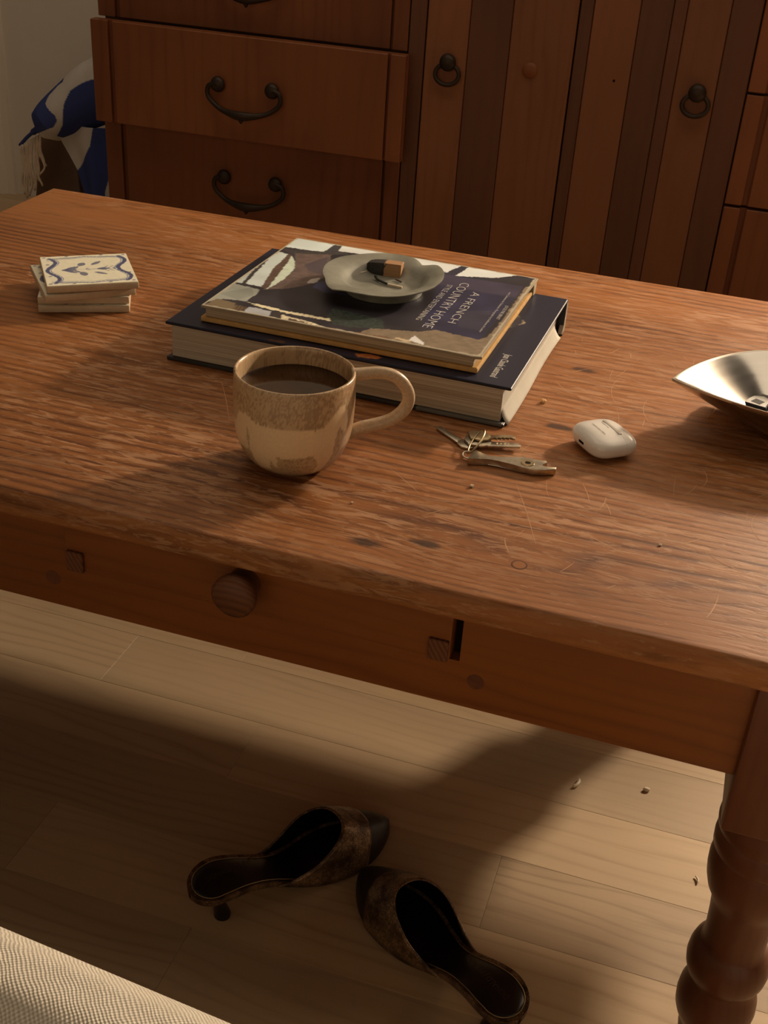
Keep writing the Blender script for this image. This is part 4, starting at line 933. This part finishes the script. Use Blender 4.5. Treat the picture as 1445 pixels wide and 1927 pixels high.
# upper roll: path runs from the sideboard side down to the fringed end
path = smoothline([(0.21, 0.03, 0.375), (0.14, 0.01, 0.378), (0.075, -0.01, 0.366), (0.018, -0.03, 0.330), (-0.030, -0.045, 0.296), (-0.062, -0.05, 0.262)], 8)
def roll(u, v):
    i = min(len(path) - 2, int(v * (len(path) - 1))); f_ = v * (len(path) - 1) - i; p = path[i].lerp(path[i + 1], f_)
    d = (path[i + 1] - path[i]).normalized(); s_ = d.cross(Vector((0, 1, 0))).normalized(); t_ = d.cross(s_)
    a = 2 * math.pi * u; w_ = 0.070 - 0.020 * v + 0.010 * math.sin(v * 5) ; w_ *= min(1.0, 0.45 + (1 - v) * 7)
    return p + s_ * w_ * math.cos(a) * (1 + 0.06 * math.sin(3 * a + 4 * v)) + t_ * 0.052 * min(1.0, 0.3 + (1 - v) * 4) * math.sin(a)
bm = surf(roll, 160, 200, True); bmesh.ops.holes_fill(bm, edges=[e for e in bm.edges if e.is_boundary])
o = obj('folded_roll', bm, M['wool'], bl, smooth=True)
v = verts_of(o); X, Z = v[:, 0], v[:, 2] + 0.0
cc = np.tile(WHITE, (len(X), 1)) * (0.92 + 0.16 * vnoise(X * 60 + 50, Z * 60, 2))[:, None]
# stripe boundaries in the sideways/height plane of the cloth
m = inpoly(X, Z, [(0.312, 0.402), (0.094, 0.398), (0.060, 0.387), (0.033, 0.368), (0.021, 0.342), (0.018, 0.313), (0.014, 0.294), (0.001, 0.277), (-0.010, 0.265), (0.012, 0.210), (0.312, 0.230)]); cc[m] = BLUE
m = inpoly(X, Z, [(0.008, 0.382), (-0.007, 0.371), (-0.023, 0.351), (-0.025, 0.336), (-0.011, 0.323), (0.002, 0.315), (0.005, 0.303), (-0.005, 0.289), (-0.025, 0.280), (-0.170, 0.214), (-0.170, 0.374), (-0.030, 0.414)]); cc[m] = BLUE * 1.15
set_col(o, cc)
# hanging part
def drape(u, v):
    zt_ = 0.290 - 0.285 * v
    xl = float(np.interp(zt_, [0.0, 0.147, 0.191, 0.225, 0.258, 0.30], [0.060, 0.041, 0.027, 0.006, -0.016, -0.02])); xr = 0.130
    return (xl + (xr - xl) * u, -0.050 - 0.03 * v + 0.008 * math.sin(u * 9 + v * 2), zt_)
o = obj('hanging_cloth', surf(drape, 110, 150), M['wool'], bl, smooth=True)
v = verts_of(o); X, Z = v[:, 0], v[:, 2]
cc = np.tile(WHITE * 0.95, (len(X), 1)); m = X > np.interp(Z, [0.0, 0.15, 0.191, 0.215, 0.25, 0.30], [0.0, 0.02, 0.027, 0.046, 0.066, 0.075]); cc[m] = BLUE
m = X > np.interp(Z, [0, 0.155, 0.200, 0.215], [0.090, 0.098, 0.110, 0.2]); cc[m] = WHITE * 0.8
set_col(o, cc); o.modifiers.new('thickness', 'SOLIDIFY').thickness = 0.004
for i in range(16):
    f_ = i / 15; x0 = -0.119 + 0.056 * f_; z0 = 0.226 + 0.034 * f_; L_ = 0.112 + rnd.uniform(-0.015, 0.015) - (0.03 if f_ > 0.8 else 0)
    pts = [(x0, -0.052 + rnd.uniform(-0.004, 0.004), z0), (x0 + rnd.uniform(-0.005, 0.005), -0.055, z0 - L_ * 0.4), (x0 + rnd.uniform(-0.008, 0.008) + 0.006 * f_, -0.055, z0 - L_ * 0.75), (x0 + rnd.uniform(-0.008, 0.010), -0.052, z0 - L_)]
    obj('tassel', tube(bmesh.new(), smoothline(pts, 4), 0.0026, 6), M['fringe'], bl, smooth=True)
bm = tube(bmesh.new(), smoothline([(-0.122, -0.05, 0.226), (-0.098, -0.052, 0.249), (-0.073, -0.052, 0.268), (-0.05, -0.05, 0.285)], 5), [0.004] * 8 + [0.007] * 8, 8); o = obj('fringe_hem', bm, plain('blue_wool', tuple(BLUE), 0.95, spec=0.05), bl, smooth=True)

# ------------------------------------------------------------------ crumbs
M['crumb'] = plain('bread_crumb', (0.62, 0.36, 0.14), 0.8); M['crumb_pale'] = plain('pale_crumb', (0.62, 0.52, 0.36), 0.8); M['shaving'] = plain('cream_shaving', (0.72, 0.62, 0.46), 0.6)
def crumb(loc, r, mat, label, seed):
    bm = bmesh.new(); bmesh.ops.create_icosphere(bm, subdivisions=2, radius=r); q = random.Random(seed)
    for v in bm.verts: v.co *= 1 + q.uniform(-0.25, 0.25); v.co.z = v.co.z * 0.65 + r * 0.5
    return tag(obj('crumb', bm, mat, loc=loc, rot=(0, 0, seed)), label, 'crumb', 'crumbs on the table')
crumb((-0.1414, 1.0238, 0.4502), 0.0030, M['crumb'], 'orange brown crumb on the table right of the navy book', 1)
crumb((-0.1640, 0.8350, 0.4502), 0.0018, M['crumb_pale'], 'pale crumb on the table in front of the bottle opener', 2)
crumb((-0.0060, 0.8050, 0.4502), 0.0011, M['crumb_pale'], 'tiny pale speck on the right front part of the table', 3)
crumb((-0.2460, 0.7700, 0.4502), 0.0010, M['crumb_pale'], 'tiny pale speck between mug and front edge of the table', 4)
def shaving(loc, a, L_, rad, label):
    bm = tube(bmesh.new(), [(L_ * math.sin(t * 1.3), L_ * 0.5 * (1 - math.cos(t * 1.3)), 0.0016) for t in [-1 + i / 5 for i in range(11)]], [rad * (0.4 + 0.6 * math.cos(t * 1.2)) for t in [-1 + i / 5 for i in range(11)]], 6)
    tag(obj('wood_shaving', bm, M['shaving'], loc=loc, rot=(0, 0, R(a)), smooth=True), label, 'shaving', 'pale shavings on the floor')
shaving((-0.0414, 1.0161, 0.0004), 74, 0.0075, 0.0022, 'curved cream shaving on the floor at the edge of the table shadow')
shaving((0.0330, 1.0353, 0.0004), 10, 0.0030, 0.0026, 'small round cream crumb on the lit floor left of the table leg')
shaving((0.0992, 0.9225, 0.0004), 110, 0.0045, 0.0011, 'thin pale shaving on the floor beside the turned table leg')
